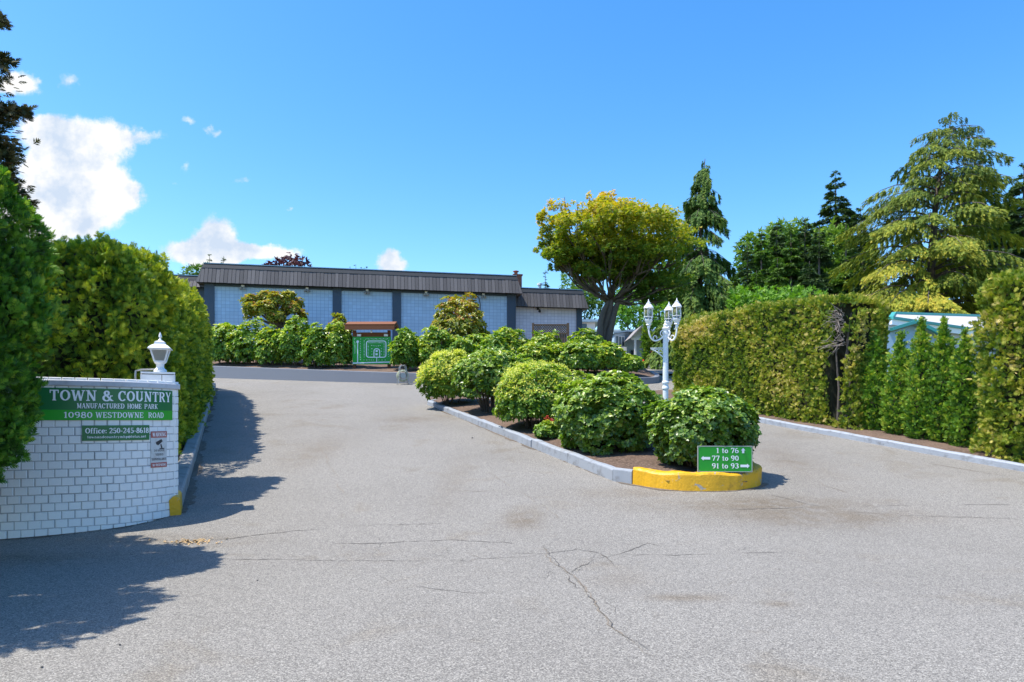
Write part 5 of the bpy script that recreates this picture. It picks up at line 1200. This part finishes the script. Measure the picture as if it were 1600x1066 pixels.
# ------------------------------------------------------------------ trees
def trunk_limb(mb, P, r0, r1, k=8, m=0): mb.tube(P, np.linspace(r0, r1, len(P)), k, m)
def bez(p0, p1, p2, n=10):
    t = np.linspace(0, 1, n)[:, None]; return (1-t)**2*np.array(p0)+2*t*(1-t)*np.array(p1)+t*t*np.array(p2)
def conifer(name, label, px, top, base_z, d, halfpx, leaf, barkm, nb=120, ntw=9000, size=.5, rise=.25, droop=.35, hang=.5, prof=None, seed=1, t0=.08, side=.34, lean=(0, 0), group=None, rb=.4, cat='conifer', trunk_r=None, T=SPR3, color_by_h=0, vary=.72, curtain=0, sub=0):
    x = gx(px, d); h = hz(top, d) - base_z; r_ = halfpx / F * d; rg = np.random.default_rng(seed)
    prof = prof or [(0, .9), (.1, 1), (.4, .72), (.7, .4), (.9, .16), (1, .03)]
    o = thing(name, label, cat, (x, d, base_z), 0, group)
    mb = MB(); tz = np.linspace(0, 1, 12); lx = lean[0]*tz**3; ly = lean[1]*tz**3
    tr = trunk_r or h*.018
    mb.tube(np.stack([lx, ly, tz*h*.985], 1), np.maximum(tr*(1-tz)**.8, .02), 8)
    tb = t0 + (1-t0)*rg.uniform(0, 1, nb)**.85*.985; Lb = r_*np.interp(tb, *zip(*prof))*rg.uniform(vary, 1.12, nb); az = np.arange(nb)*2.399+rg.uniform(-.3, .3, nb)
    dh = np.stack([np.cos(az), np.sin(az), 0*az], 1); B = np.stack([np.interp(tb, tz, lx), np.interp(tb, tz, ly), tb*h], 1)
    for i in range(nb):
        if Lb[i] > r_*.2:
            s = np.linspace(0, 1, 6)[:, None]; P = B[i] + dh[i]*Lb[i]*s + np.array([[0, 0, 1]])*Lb[i]*(rise*s*1.6-droop*s*s*1.6); mb.tube(P, np.linspace(max(.02, Lb[i]*.014), .01, 6), 5, cap=False)
    mb.build('trunk', barkm, o)
    wts = Lb**1.25; wts /= wts.sum(); idx = rg.choice(nb, ntw, p=wts); s = rg.uniform(.12, 1, ntw)**.75; sg = rg.uniform(-1, 1, ntw); wd_ = side*Lb[idx]*np.sin(np.clip(s, 0, 1)*math.pi*.92+.1)
    sd = np.stack([-dh[idx, 1], dh[idx, 0], 0*sg], 1); off = sg*wd_; fwd = 0
    if sub:
        ns = np.maximum(3, (Lb[idx]*sub).astype(int)); ph = rg.uniform(0, 1, nb)[idx]; s = np.clip((np.floor(s*ns) + ph)/ns, .08, 1.0); fwd = np.abs(sg)*.5
        sg = np.sign(sg)*np.abs(sg)**.8; off = sg*side*Lb[idx]*np.clip(1.25 - s, .15, 1)*(.7 + .6*((np.floor(s*ns)*7.13 + ph*9) % 1)); fwd = np.abs(off)*.8; s = s + rg.normal(0, .006, ntw)
    P = B[idx] + dh[idx]*(Lb[idx]*s + fwd)[:, None] + sd*off[:, None]; P[:, 2] += Lb[idx]*(rise*s*1.6-droop*s*s*1.6) - np.abs(off)*droop*1.1 - (off*off/np.maximum(side*Lb[idx], .1)*.5 if sub else 0) - rg.uniform(0, 1, ntw)**1.5*curtain
    Ld = dh[idx]*rg.uniform(.3, .9, (ntw, 1)) + sd*(np.sign(off)*rg.uniform(.1, .8, ntw))[:, None] - np.array([[0, 0, 1.]])*hang*rg.uniform(.4, 1.5, (ntw, 1)) + rg.normal(0, .16, (ntw, 3))
    Nd = np.array([[0, 0, 1.]]) + dh[idx]*hang + rg.normal(0, .35, (ntw, 3))
    rn = rb + rg.normal(0, .13, ntw) + .16*(s-.6) + .3*(rg.uniform(0, 1, nb)[idx]-.5) + color_by_h*(tb[idx]-.5)
    mb = MB(); inst(mb, T, P, Ld, Nd, size*rg.uniform(.6, 1.25, ntw)*(.55+.45*np.clip(Lb[idx]/r_*1.5, 0, 1)), rn, 0)
    mb.build('crown', leaf, o); return o
def broad(name, label, d, lobes, leafm, barkm, base_z, size, dens, seed, T=SPR3, rb=.45, trunkpx=None, group=None, cat='tree', hgrad=.25, flat=0.0, skirt=.2, tr=.25):
    """broadleaf tree: lobes are (px, py, half width px, half height px, depth offset)"""
    rg = np.random.default_rng(seed); cx = gx(trunkpx or lobes[0][0], d); o = thing(name, label, cat, (cx, d, base_z), 0, group); org = np.array([cx, d, base_z])
    mb = MB(); tk = MB(); zs = [hz(l[1], d) for l in lobes]; zlo, zhi = min(zs)-org[2]-1, max(zs)-org[2]+1
    for li, (px, py, a, b, dy) in enumerate(lobes):
        c = np.array([gx(px, d), d+dy, hz(py, d)]) - org; ra, rb_ = a/F*d, b/F*d; ry = ra*.9
        n = int(4*math.pi*((ra*rb_+ra*ry+rb_*ry)/3)*dens)
        for sc, fr in ((1, 1), (.72, .5)):
            m = int(n*fr); dd = on_sphere(m); dd = dd[dd[:, 2] > -.8 + skirt]; m = len(dd)
            rr = sc*(1 + .5*(vnoise(dd*2.1+li*3, 1.2, seed)-.5) + .35*(vnoise(dd*5+li, 1.1, seed+1)-.5)) - np.abs(rg.normal(0, .07, m)); P = c + dd*np.array([ra, ry, rb_])*rr[:, None]
            out = nrm(dd/np.array([ra, ry, rb_])); Ld = out*rg.uniform(.3, 1, (m, 1)) + rg.normal(0, .5, (m, 3)); Ld[:, 2] *= (1-flat); Nd = out*.5+np.array([[0, 0, .8]])+rg.normal(0, .45, (m, 3))
            rn = rb + hgrad*((P[:, 2]-zlo)/(zhi-zlo)-.5)*1.2 + .3*(vnoise(P, 2.2/max(ra, .5), seed+3)-.5) + rg.normal(0, .13, m)
            inst(mb, T, P, Ld, Nd, size*rg.uniform(.6, 1.3, m), rn, 0)
        if b > 4: tk.tube(bez((0, 0, max(c[2]*.3, .2)), (c[0]*.3, c[1]*.3, c[2]*.75), c*.95, 7), np.linspace(tr*.5, .02, 7), 5)
    tk.tube([(0, 0, -.3), (.03, 0, zhi*.3), (0, 0, zhi*.75)], [tr, tr*.8, tr*.3], 8); tk.build('trunk', barkm, o)
    mb.build('crown', leafm, o); return o

def build_maple():
    d = 36.0; bz = bedz(5, d)-.1; cx = gx(938, d); o = thing('maple_tree', 'spreading maple with an umbrella of yellow orange tipped leaves at the hall corner', 'tree', (cx, d, bz)); org = np.array([cx, d, bz]); rg = np.random.default_rng(8)
    tk = MB(); p = lambda px, py, dy=0: np.array([gx(px, d), d+dy, hz(py, d)]) - org
    tk.tube([p(940,560), p(940,535), p(943,515), p(949,497), p(954,478), p(957,462), p(958,440)], [.34, .24, .20, .18, .15, .10, .04], 12)
    tk.tube([p(934,560,-.2), p(936,530,-.3), p(937,505,-.3), p(942,488,-.2), p(950,472), p(952,452,.2)], [.26, .18, .15, .14, .11, .04], 9)
    tk.tube([p(945,560,.1), p(950,530,-.1), p(957,500,-.1), p(962,480), p(972,462), p(980,448)], [.28, .2, .17, .15, .09, .03], 9)
    lobes = [(870,335,34,26,-.6),(905,322,34,20,.8),(945,318,42,22,-.6),(985,322,42,22,.7),(1020,340,40,24,-.4),(1052,362,32,26,.3),(862,368,32,20,.6),(890,375,40,24,-2.2),(930,368,52,30,-2.8),(980,370,55,32,-2.8),(1030,392,45,30,-1.8),(1058,410,26,30,.5),
             (925,355,50,28,2.5),(985,355,52,28,2.6),(1035,375,40,26,2.2),(1000,405,45,25,-1.5),(875,395,32,16,-.5),(855,388,22,14,.2),(905,405,32,14,-1),(1045,440,30,24,-.6),(1015,440,26,18,.6),(850,350,20,18,0),(960,400,40,20,.5),(930,415,38,18,.3),(985,425,38,20,.2),(890,405,30,14,.8),(1010,460,26,16,.2),(1048,462,24,18,0),(960,380,55,26,0),(898,398,32,18,-1.6),(945,408,42,20,-2.2),(1000,415,42,20,-2.2),(960,425,36,14,-.8),(920,425,30,12,1.5),(885,413,34,11,0),(868,402,26,10,-.8),(908,426,26,9,-.8),(932,436,28,9,-1.2),(1030,450,30,12,-.8),(1000,430,36,16,1.5),(1000,390,45,26,0),(900,385,40,20,0),(1066,385,18,20,-1)]
    mb = MB()
    for li, (px, py, a, b, dy) in enumerate(lobes):
        py += 12*max(0, (400-py)/80)*.9; px = 956+(px-956)*.95
        c = p(px, py, dy); ra, rz_ = a/F*d, b/F*d; hub = p(954+(px-955)*.06, 464+abs(px-955)*.08, dy*.08)
        mid = hub*.45 + c*.55 + np.array([0, 0, -.3]); P = bez(hub, mid + (hub-c)*.0 + np.array([(c[0]-hub[0])*.15, 0, -.35]), c, 9); P[1:-1] += rg.normal(0, .06, (7, 3))
        tk.tube(P, np.linspace(.058, .016, 9), 6)
        for _ in range(3):
            e = c + rg.normal(0, .5, 3)*np.array([ra, ra, rz_]); tk.tube(bez(P[5], (P[5]+e)/2+rg.normal(0, .12, 3), e, 6), np.linspace(.05, .015, 6), 5)
        # tiers of small drooping leaf clusters
        nc = int(ra*ra*16); ang = rg.uniform(0, 2*math.pi, nc); rr = np.sqrt(rg.uniform(0, 1, nc)); cc = c + np.stack([np.cos(ang)*rr*ra, np.sin(ang)*rr*ra, rz_*np.sqrt(np.clip(1-rr**2, 0, 1))*rg.uniform(-.45, 1, nc)], 1)
        for q in cc:
            m = int(rg.integers(34, 60)); dr = np.array([q[0]-c[0], q[1]-c[1], 0]); dr = dr/(np.linalg.norm(dr)+.3); u = rg.uniform(-1, 1, (m, 3)); P2 = q + u*np.array([.34, .34, .12]) + dr*(u[:, :1]*.3) - np.array([[0, 0, 1]])*np.abs(u[:, :1])*.08
            Ld = dr*1.0 + rg.normal(0, .55, (m, 3)) + np.array([[0, 0, -.30]]); Nd = np.array([[0, 0, 1.]]) + rg.normal(0, .4, (m, 3))
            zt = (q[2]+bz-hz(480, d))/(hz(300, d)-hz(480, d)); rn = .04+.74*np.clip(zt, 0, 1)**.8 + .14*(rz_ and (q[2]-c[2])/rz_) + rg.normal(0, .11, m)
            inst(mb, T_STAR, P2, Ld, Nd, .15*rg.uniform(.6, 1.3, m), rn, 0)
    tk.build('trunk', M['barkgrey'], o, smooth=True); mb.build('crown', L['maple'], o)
build_maple()

def build_trees():
    dz = lambda d: float(H(0, d)) - .3
    nar = (SPR[0]*np.array([.62, 1, 1]), SPR[1])
    conifer('weeping_cedar', 'large golden green cedar with drooping fronds above the right hedge', 1453, 176, dz(46)+.5, 46, 162, L['deodar'], M['bark'], 150, 85000, .34, .34, .40, 1.1,
            [(0, .95), (.12, 1.0), (.3, .97), (.45, .80), (.6, .70), (.75, .56), (.87, .40), (.95, .24), (1, .10)], 11, .06, .34, (1.5, 0), None, .50, 'tree', .38, nar, -.45, curtain=.35, vary=.5, sub=2.2)
    conifer('weeping_cypress', 'narrow dark weeping conifer with a bent tip right of the maple', 1092, 243, dz(44), 44, 84, L['nootka'], M['bark'], 180, 76000, .36, .34, .62, 1.4,
            [(0, 1.0), (.15, .95), (.3, .80), (.45, .62), (.6, .52), (.78, .38), (.9, .2), (1, .03)], 12, .05, .30, (.4, 0), None, .50, 'tree', .3, nar, 0, curtain=.5, vary=.55, sub=3)
    fir = dict(rise=.05, droop=.18, hang=.25, T=SPR3)
    far = [('fir_tree', 'tall pointed dark fir between the woodland and the golden cedar', 1306, 262, 80, 46, 22000, 'fir', 21),
           ('fir_tree', 'dark fir with a pointed top just behind the golden cedar on its right', 1536, 240, 74, 62, 17000, 'fir', 22),
           ('fir_tree', 'tall dark fir cut off by the right edge of the photo', 1600, 248, 70, 66, 26000, 'fir', 23),
           ('fir_tree', 'shorter dark fir filling the dip left of the edge fir', 1568, 325, 70, 50, 16000, 'fir', 24),
           ('fir_tree', 'rounded dark fir close to the left flank of the golden cedar', 1345, 318, 74, 40, 15000, 'fir', 25),
           ('fir_tree', 'pointed fir standing on the left slope of the woodland', 1258, 338, 74, 36, 12000, 'fir', 26),
           ('fir_tree', 'low pointed fir on the skyline left of the slope fir', 1214, 346, 75, 34, 11000, 'fir', 27)]
    for nm, lab, px, top, d, hw, n, lf, sd in far:
        gz = 5.0 if d < 76 else 6.5
        conifer(nm, lab, px, top, gz, d, hw, L[lf], M['bark'], 150, int(n*1.3), .62, sub=2.2, seed=sd, group='dark firs of the wood on the right', prof=[(0, .9), (.2, 1), (.5, .85), (.75, .55), (.92, .25), (1, .05)], side=.42, cat='fir', **fir)
    for i, (px, top, hw, d, lab) in enumerate(((1168, 378, 26, 72, 'short conifer at the left end of the wood'), (1190, 358, 26, 71, 'second conifer from the left end of the wood'), (1236, 352, 28, 72, 'mid green conifer between the skyline fir and the slope fir'),
            (1280, 350, 30, 70, 'fresh green conifer in front of the tall pointed fir'), (1322, 345, 30, 69, 'green conifer between the tall pointed fir and the golden cedar'), (1215, 400, 30, 66, 'lower conifer in front of the middle of the wood'), (1265, 405, 32, 65, 'lower conifer in front of the fresh green one'), (1182, 420, 28, 65, 'low conifer at the front left of the wood'), (1148, 425, 26, 67, 'leftmost low conifer right behind the weeping conifer'), (1348, 350, 30, 68, 'conifer touching the left flank of the golden cedar'))):
        conifer('conifer', lab, px, top, 5.0, d, hw, L['wood'] if i % 3 else L['fir'], M['bark'], 110, 12000, .62, seed=300+i, group='conifers of the wood on the right', prof=[(0, 1), (.3, .95), (.55, .8), (.78, .5), (.93, .22), (1, .05)], side=.4, cat='conifer', sub=2.5, **fir)
    g = 'broad crowned trees of the wood on the right'
    broad('woodland_tree', 'leftmost rounded tree of the wood beside the weeping conifer', 78, [(1185,400,30,38,0),(1180,440,42,45,-2),(1215,425,30,40,1),(1170,385,14,18,1)], L['wood'], M['bark'], 6, .8, 5.5, 31, rb=.42, group=g, trunkpx=1188)
    broad('woodland_tree', 'middle rounded tree of the wood with an uneven top', 82, [(1225,385,30,35,0),(1240,420,45,50,0),(1210,370,14,16,-1),(1250,365,18,22,0),(1215,460,40,34,-2)], L['wood'], M['bark'], 6, .8, 5.5, 32, rb=.48, group=g, trunkpx=1232)
    broad('woodland_tree', 'greener tree of the wood below the tall pointed fir', 76, [(1285,410,38,50,0),(1310,390,28,40,1),(1275,455,40,35,-2),(1325,440,32,50,-1)], L['wood'], M['bark'], 6, .8, 5.5, 33, rb=.5, group=g, trunkpx=1290)
    broad('woodland_tree', 'deep green tree behind the right flank of the golden cedar', 72, [(1560,400,40,60,0),(1580,440,40,50,0),(1530,360,30,50,2)], L['fir'], M['bark'], 5, .8, 5, 34, rb=.5, group=g, trunkpx=1560)
    broad('low_tree', 'low light green tree just above the clipped hedge on the right', 40, [(1185,470,38,18,0),(1215,480,40,18,0),(1160,488,32,18,0),(1240,462,18,14,0),(1165,470,26,20,0),(1255,470,30,18,0),(1150,495,20,20,0)], L['bright'], M['bark'], dz(40), .4, 14, 35, rb=.42, trunkpx=1190)
    broad('leafy_shrub', 'bright green shrubbery behind the lamp lanterns', 54, [(985,480,24,24,0),(1000,500,34,22,0),(965,495,22,20,-1),(1025,470,26,26,0),(1035,500,26,24,-1)], L['bright'], M['bark'], dz(54), .45, 16, 36, rb=.5, trunkpx=1000, cat='shrub')
    broad('woodland_tree', 'dull green tree seen between the hall end and the maple trunk', 74, [(905,470,26,24,0),(920,455,18,22,1),(890,455,14,26,1),(930,485,26,20,0)], L['wood'], M['bark'], 5, .6, 9, 37, rb=.42, trunkpx=908, cat='tree')
    broad('woodland_tree', 'tree behind the maple and the lamp, left of the weeping conifer', 66, [(1020,440,36,36,0),(1060,450,36,40,1),(990,455,30,30,0),(1100,460,40,40,3)], L['wood'], M['bark'], 5, .6, 9, 38, rb=.42, trunkpx=1030, cat='tree')
    conifer('small_conifer', 'thin sparse conifer tip left of the maple trunk', 900, 434, 5.5, 84, 14, L['fir'], M['bark'], 50, 1600, .7, seed=41, cat='conifer', **fir)
    conifer('small_conifer', 'small conifer tip beside the white roof vent', 852, 419, 5.5, 78, 15, L['fir'], M['bark'], 60, 2200, .6, seed=42, cat='conifer', **fir)
    conifer('small_conifer', 'left one of two small conifer tips over the hall roof end', 327, 394, 5, 88, 16, L['fir'], M['bark'], 60, 2400, .7, seed=43, cat='conifer', **fir)
    conifer('small_conifer', 'right one of two small conifer tips over the hall roof end', 349, 397, 5, 90, 14, L['fir'], M['bark'], 60, 2200, .7, seed=44, cat='conifer', **fir)
    broad('woodland_tree', 'green crown just left of the hall roof end', 80, [(305,432,22,16,0),(318,424,10,14,0)], L['wood'], M['bark'], 5, .6, 9, 45, trunkpx=308, cat='tree')
    broad('plum_tree', 'dark purple leaved tree top showing over the hall roof', 62, [(430,411,9,4,0),(445,408,9,5,0),(457,402,8,6,0),(470,409,11,5,0),(450,418,30,8,0)], L['purple'], M['bark'], 5, .45, 7, 46, trunkpx=452, cat='tree', T=T_STAR)
    for i, (px, tp) in enumerate(((547, 412), (556, 410), (565, 414), (572, 413))):
        conifer('distant_conifer', 'tiny far conifer tips over the middle of the hall roof', px, tp, 6, 150, 9, L['fir'], M['bark'], 40, 700, 1.1, seed=50+i, group='far conifer tips over the hall roof', cat='conifer', **fir)
    # slim dark cedars and a red shrub by the upper street
    for i, (px, tp, hw, lab) in enumerate(((1011, 500, 9, 'slim dark green cedar right of the porch'), (1026, 518, 8, 'slim cedar directly behind the lamp pole'))):
        d = 47.5; c = np.array([gx(px, d), d, float(H(0, d))]); h = hz(tp, d)-c[2]; mb = cone_shrub(c, h, hw/F*d, [(0,.8),(.3,1),(.7,.9),(.95,.5),(1,.1)], 150, .2, 120+i, .4)
        single(mb, 'columnar_cedar', [L['thuja_y'], M['core']], lab, 'shrub', 'slim cedars by the upper street')
    d = 46.6; c = (gx(1031, d), d, float(H(0, d))+.1); mb = shrub(c, .68, .6, 1.35, 420, .14, 130, T=T_DIA, k=5)
    single(mb, 'red_shrub', [L['redleaf'], M['core']], 'small round dark red shrub behind the lamp pole', 'shrub')
    # overhanging conifer boughs at the top left
    o = thing('old_conifer', 'dusky conifer boughs hanging in from the top left corner', 'conifer', (-9.6, 10.5, 0)); tk = MB(); mb = MB(); rg = np.random.default_rng(3)
    tk.tube([(0,0,0),(.1,0,4),(0,.1,9),(0,0,12)], [.3,.26,.18,.1], 10)
    for (px, py, n, sp) in ((-6,34,6,.09),(-4,92,8,.11),(8,172,9,.13),(32,176,5,.09),(-8,185,9,.14),(-2,232,12,.15),(8,250,7,.12),(-2,270,12,.16),(22,300,5,.10),(36,318,5,.09),(12,285,6,.12),(-40,110,30,.3),(-45,210,50,.35)):
        d = 9.9; c = np.array(at(px, py, d)) - np.array([-9.6, 10.5, 0]); P = bez((0, 0, c[2]-.5), (c[0]*.5, c[1]*.5, c[2]+.35), c, 8); tk.tube(P, np.linspace(.045, .01, 8), 5)
        m = n*16; q = c + rg.normal(0, sp*.6, (m, 3))*np.array([1.0, 1, .55]); Ld = nrm(q-P[4]) + rg.normal(0, .4, (m, 3)); inst(mb, SPR, q, Ld, np.array([[0,0,1.]])+rg.normal(0, .5, (m, 3)), .12*rg.uniform(.6, 1.4, m), rg.uniform(0, 1, m))
        m = n*3; tt = rg.uniform(.4, 1, m); q = bez((0, 0, c[2]-.5), (c[0]*.5, c[1]*.5, c[2]+.35), c, 60)[(tt*59).astype(int)] + rg.normal(0, .08, (m, 3)); inst(mb, SPR, q, rg.normal(0, 1, (m, 3))+nrm(c)*.5, rg.normal(0, 1, (m, 3)), .15, rg.uniform(0, 1, m))
    tk.build('trunk', M['bark'], o); mb.build('crown', L['dusty'], o)
build_trees()

# ------------------------------------------------------------------ shrubs
def bush(name, label, px, by, top, hw, d, leafm, leaf, n, seed, base=None, group=None, cat='bush', T=T_LEAF, k=7, heads=None, ry=None, rb=.45, nst=10, lump=.16, skirt=.12, mid=.42, topb=.35, dx=0):
    x = gx(px, d) + dx; z = base if base is not None else bedz(x, d)+.05; h = hz(top, d)-z; rx = hw/F*d
    o = thing(name, label, cat, (x, d, z), 0, group); mb = shrub((0, 0, 0), rx, ry or rx*.92, h, n, leaf, seed, rb, T, k, heads=heads, lump=lump, skirt=skirt, mid=mid, topb=topb)
    mb.build('foliage', [leafm, L['head']] if heads else [leafm], o, smooth=False)
    stems((0, 0, 0), rx, ry or rx*.92, h, nst, seed, .014).build('stems', M['barkgrey'], o); return o
def build_shrubs():
    gi = 'rounded shrubs planted along the island'
    iz = lambda d: float(H(0, d)) + .16
    bush('hydrangea_bush', 'leafy green bush behind the lot number board at the tip of the island', 1097, 0, 602, 80, 12.0, L['hydr'], .092, 1050, 1, iz(12.15), gi, k=7, T=T_OVAL, mid=.5, skirt=.02, nst=12, ry=.85)
    bush('hydrangea_bush', 'largest dark green bush of the island left of the lamp pole', 950, 0, 585, 84, 13.9, L['hydr'], .10, 1250, 2, iz(14.3), gi, k=7, T=T_OVAL, rb=.46, mid=.45, ry=1.0, skirt=-.03)
    bush('hydrangea_bush', 'bush with pale yellow flower heads beside the red geraniums', 838, 0, 566, 64, 16.7, L['hydy'], .10, 900, 3, iz(16.7), gi, k=7, heads=(.5, .06), T=T_LEAF, rb=.5, nst=26)
    bush('hydrangea_bush', 'open bush with bare tan stems showing, third from the far end of the island', 768, 0, 548, 58, 19.7, L['hydr'], .13, 640, 4, iz(19.7), gi, k=7, rb=.55, mid=.6, skirt=.25, nst=40)
    bush('hydrangea_bush', 'far left island bush covered in pale yellow flower heads', 704, 0, 552, 48, 21.9, L['hydy'], .12, 560, 5, iz(21.9), gi, heads=(.9, .1), rb=.55, ry=.8)
    bush('hydrangea_bush', 'small green bush tucked between the two flowering bushes', 806, 0, 562, 34, 19.2, L['hydy'], .12, 300, 6, iz(19.2), gi, rb=.5, dx=.2)
    bush('hydrangea_bush', 'low bush between the largest bush and the flowering bush', 896, 0, 590, 36, 15.8, L['hydr'], .12, 360, 7, iz(15.9), gi, rb=.6, dx=.1)
    # geranium
    c = np.array([.80, 15.15, float(H(.8, 15.15))+.17]); o = thing('geranium', 'small geranium with red flowers at the foot of the flowering bush', 'flower', tuple(c)); shrub((0,0,0), .30, .22, .38, 110, .07, 9, T=T_OVAL, k=5).build('foliage', L['hydy'], o)
    mb = MB()
    for (x, y, z) in ((-.04, -.16, .46), (.08, -.12, .41)):
        for _ in range(40): inst(mb, T_DIA, np.array([[x, y, z]])+rng.normal(0, .028, (1, 3)), rv(1), rv(1), .03, np.array([.5]))
    mb.build('petals', L['petal'], o); mb = MB(); mb.tube([(0,0,.1),(-.04,-.16,.45)], .005, 4); mb.tube([(.02,0,.1),(.08,-.12,.4)], .005, 4); mb.build('stalk', L['hydy'], o)
    # upper bed, left to right
    gu = 'rhododendrons in the raised bed before the hall'; Rn = L['rhodo']
    rows = [(350,506,26,36.6,'rhododendron at the far left end of the raised bed'),(393,503,34,35.9,'rhododendron under the left half of the small red tinged tree'),(420,512,22,34.9,'low rhododendron at the wall below the red tinged tree'),(463,499,27,35.4,'taller rhododendron just right of the red tinged tree trunk'),
            (497,508,24,34.9,'rhododendron midway to the map board'),(527,503,22,34.6,'rhododendron touching the left side of the map board'),(632,518,20,33.4,'round rhododendron right of the map board'),(645,524,20,34.4,'low rhododendron behind the one right of the map board'),
            (680,512,24,34.2,'rhododendron left of the tall bronze topped shrub'),(715,528,30,33.4,'rhododendron in front of the bronze topped shrub'),(748,520,24,34.2,'darker rhododendron below the bronze topped shrub'),(792,514,33,34.6,'rhododendron under the last big hall panel'),(770,525,22,33.2,'low rhododendron behind the island flowers'),
            (852,520,32,34.5,'rhododendron in front of the lattice fence panel'),(835,535,26,33.0,'pale tipped rhododendron behind the middle of the island'),(915,517,32,34.5,'big rhododendron at the foot of the maple'),(905,535,36,32.6,'wide rhododendron at the front under the maple'),(950,538,30,32.6,'rhododendron before the little blue house'),(982,556,20,31.9,'last low rhododendron at the right end of the bed'),(873,540,28,32.4,'rhododendron in front of the hall wing pilaster')]
    fpx = 800 + F*FR[:, 0]/FR[:, 1]
    for i, (px, top, hw, d, lab) in enumerate(rows):
        wd_ = float(np.interp(px, fpx, FR[:, 1]))
        if i in (0, 1, 2, 3, 4, 5, 6, 8, 9, 12, 14, 16, 17): d = wd_ + 1.05 + .35*(i % 2)
        bush('rhododendron', lab, px, 0, top, hw, d, Rn if i % 3 else L['hydy'], .2, 260 if hw > 25 else 190, 200+i, None, gu, rb=.48+.05*((i*7) % 3), ry=hw/F*d*.8, nst=6, lump=.22, skirt=.1)
    bush('rhododendron', 'tall bronze topped rhododendron in front of the last hall panel', 716, 0, 460, 45, 36.2, L['rhodored'], .2, 620, 240, None, gu, rb=.5, lump=.2, nst=14, topb=.5)
    bush('rhododendron', 'small reddish topped rhododendron rising behind the map board', 531, 0, 490, 17, 36.6, L['rhodored'], .2, 200, 241, None, gu, rb=.45, lump=.25)
    # little red tinged tree
    d = 37.2; bz = bedz(gx(437, d), d)-.1; o = thing('small_tree', 'small rhododendron tree with bronze green crown and dark twisted trunk before the hall', 'tree', (gx(437, d), d, bz)); org = np.array([gx(437, d), d, bz]); tk = MB(); p = lambda px, py, dy=0: np.array([gx(px, d), d+dy, hz(py, d)])-org
    tk.tube([p(437,540), p(438,520), p(434,510)], [.26, .22, .2], 9); mb = MB(); rg = np.random.default_rng(14)
    for li, (px, py, a, b, dy) in enumerate(((392,468,17,14,0),(412,458,18,12,.4),(400,482,16,12,-.6),(388,490,10,9,0),(438,466,20,14,-.4),(425,482,20,14,-.9),(455,478,18,14,-.2),(445,456,12,8,.6),(468,488,12,11,.2),(440,495,18,10,-.8),(415,470,20,16,.8),(455,465,14,12,1.0),(472,498,7,7,0))):
        c = p(px, py, dy); tk.tube(bez(p(434,512), p((434+px)/2, (500+py)/2+6, dy*.5), c, 7), np.linspace(.1, .02, 7), 6)
        s_ = shrub((0,0,0), a/F*d*.74, a/F*d*.7, 2*b/F*d*.74, int(a*a*.17), .19, 260+li, .6, T_LEAF, 7, layers=((1, 1), (.65, .5)), skirt=-.0, mid=.5, topb=.4)
        for V, Rr, (Fa, m) in zip(s_.V, s_.Rn, s_.Fs): pass
        off = 0
        for V, Rr, (Fa, m) in zip(s_.V, s_.Rn, s_.Fs): mb.add(V + c - np.array([0, 0, b/F*d]), Fa-off, m, Rr); off += len(V)
    tk.build('trunk', M['bark'], o); mb.build('crown', L['rhodored'], o)
    # dead leaves blown onto the asphalt by the wall
    mb = MB(); pts = [G(*q)[:2] for q in ((288, 847), (300, 846), (312, 848))]; P = []
    for q in pts:
        for _ in range(30): a = q + rng.normal(0, .09, 2)*np.array([1.4, .6]); P.append((a[0], a[1], float(H(*a))+.008))
    P = np.array(P); n = len(P); inst(mb, T_DIA, P, rv(n)*np.array([1, 1, .15]), np.array([[0, 0, 1.]])+rv(n)*.3, .05, rng.uniform(0, 1, n)); tag(mb.build('leaves', L['dryleaf']), 'dry leaves blown together on the asphalt by the brick wall', kind='stuff')
    for i, (px, py, s_) in enumerate(((738, 685, .022), (402, 908, .010), (187, 1009, .009), (65, 1044, .009))):
        c = G(px, py, .004); mb = MB(); rg = np.random.default_rng(i); mb.lathe((0,0,0), [(s_*.7, 0), (s_, s_*.3), (s_*.7, s_*.6), (s_*.2, s_*.75)], 7); mb.V[0] += rg.normal(0, s_*.12, mb.V[0].shape)
        q = mb.build('pebble', M['black']); q.location = tuple(c); tag(q, ['dark pebble on the drive left of the island', 'small dark pebble just beyond the shadow tip', 'small dark pebble near the road shadow', 'dark pebble at the lower left of the road'][i], 'pebble', 'dark pebbles lying on the asphalt')
build_shrubs()
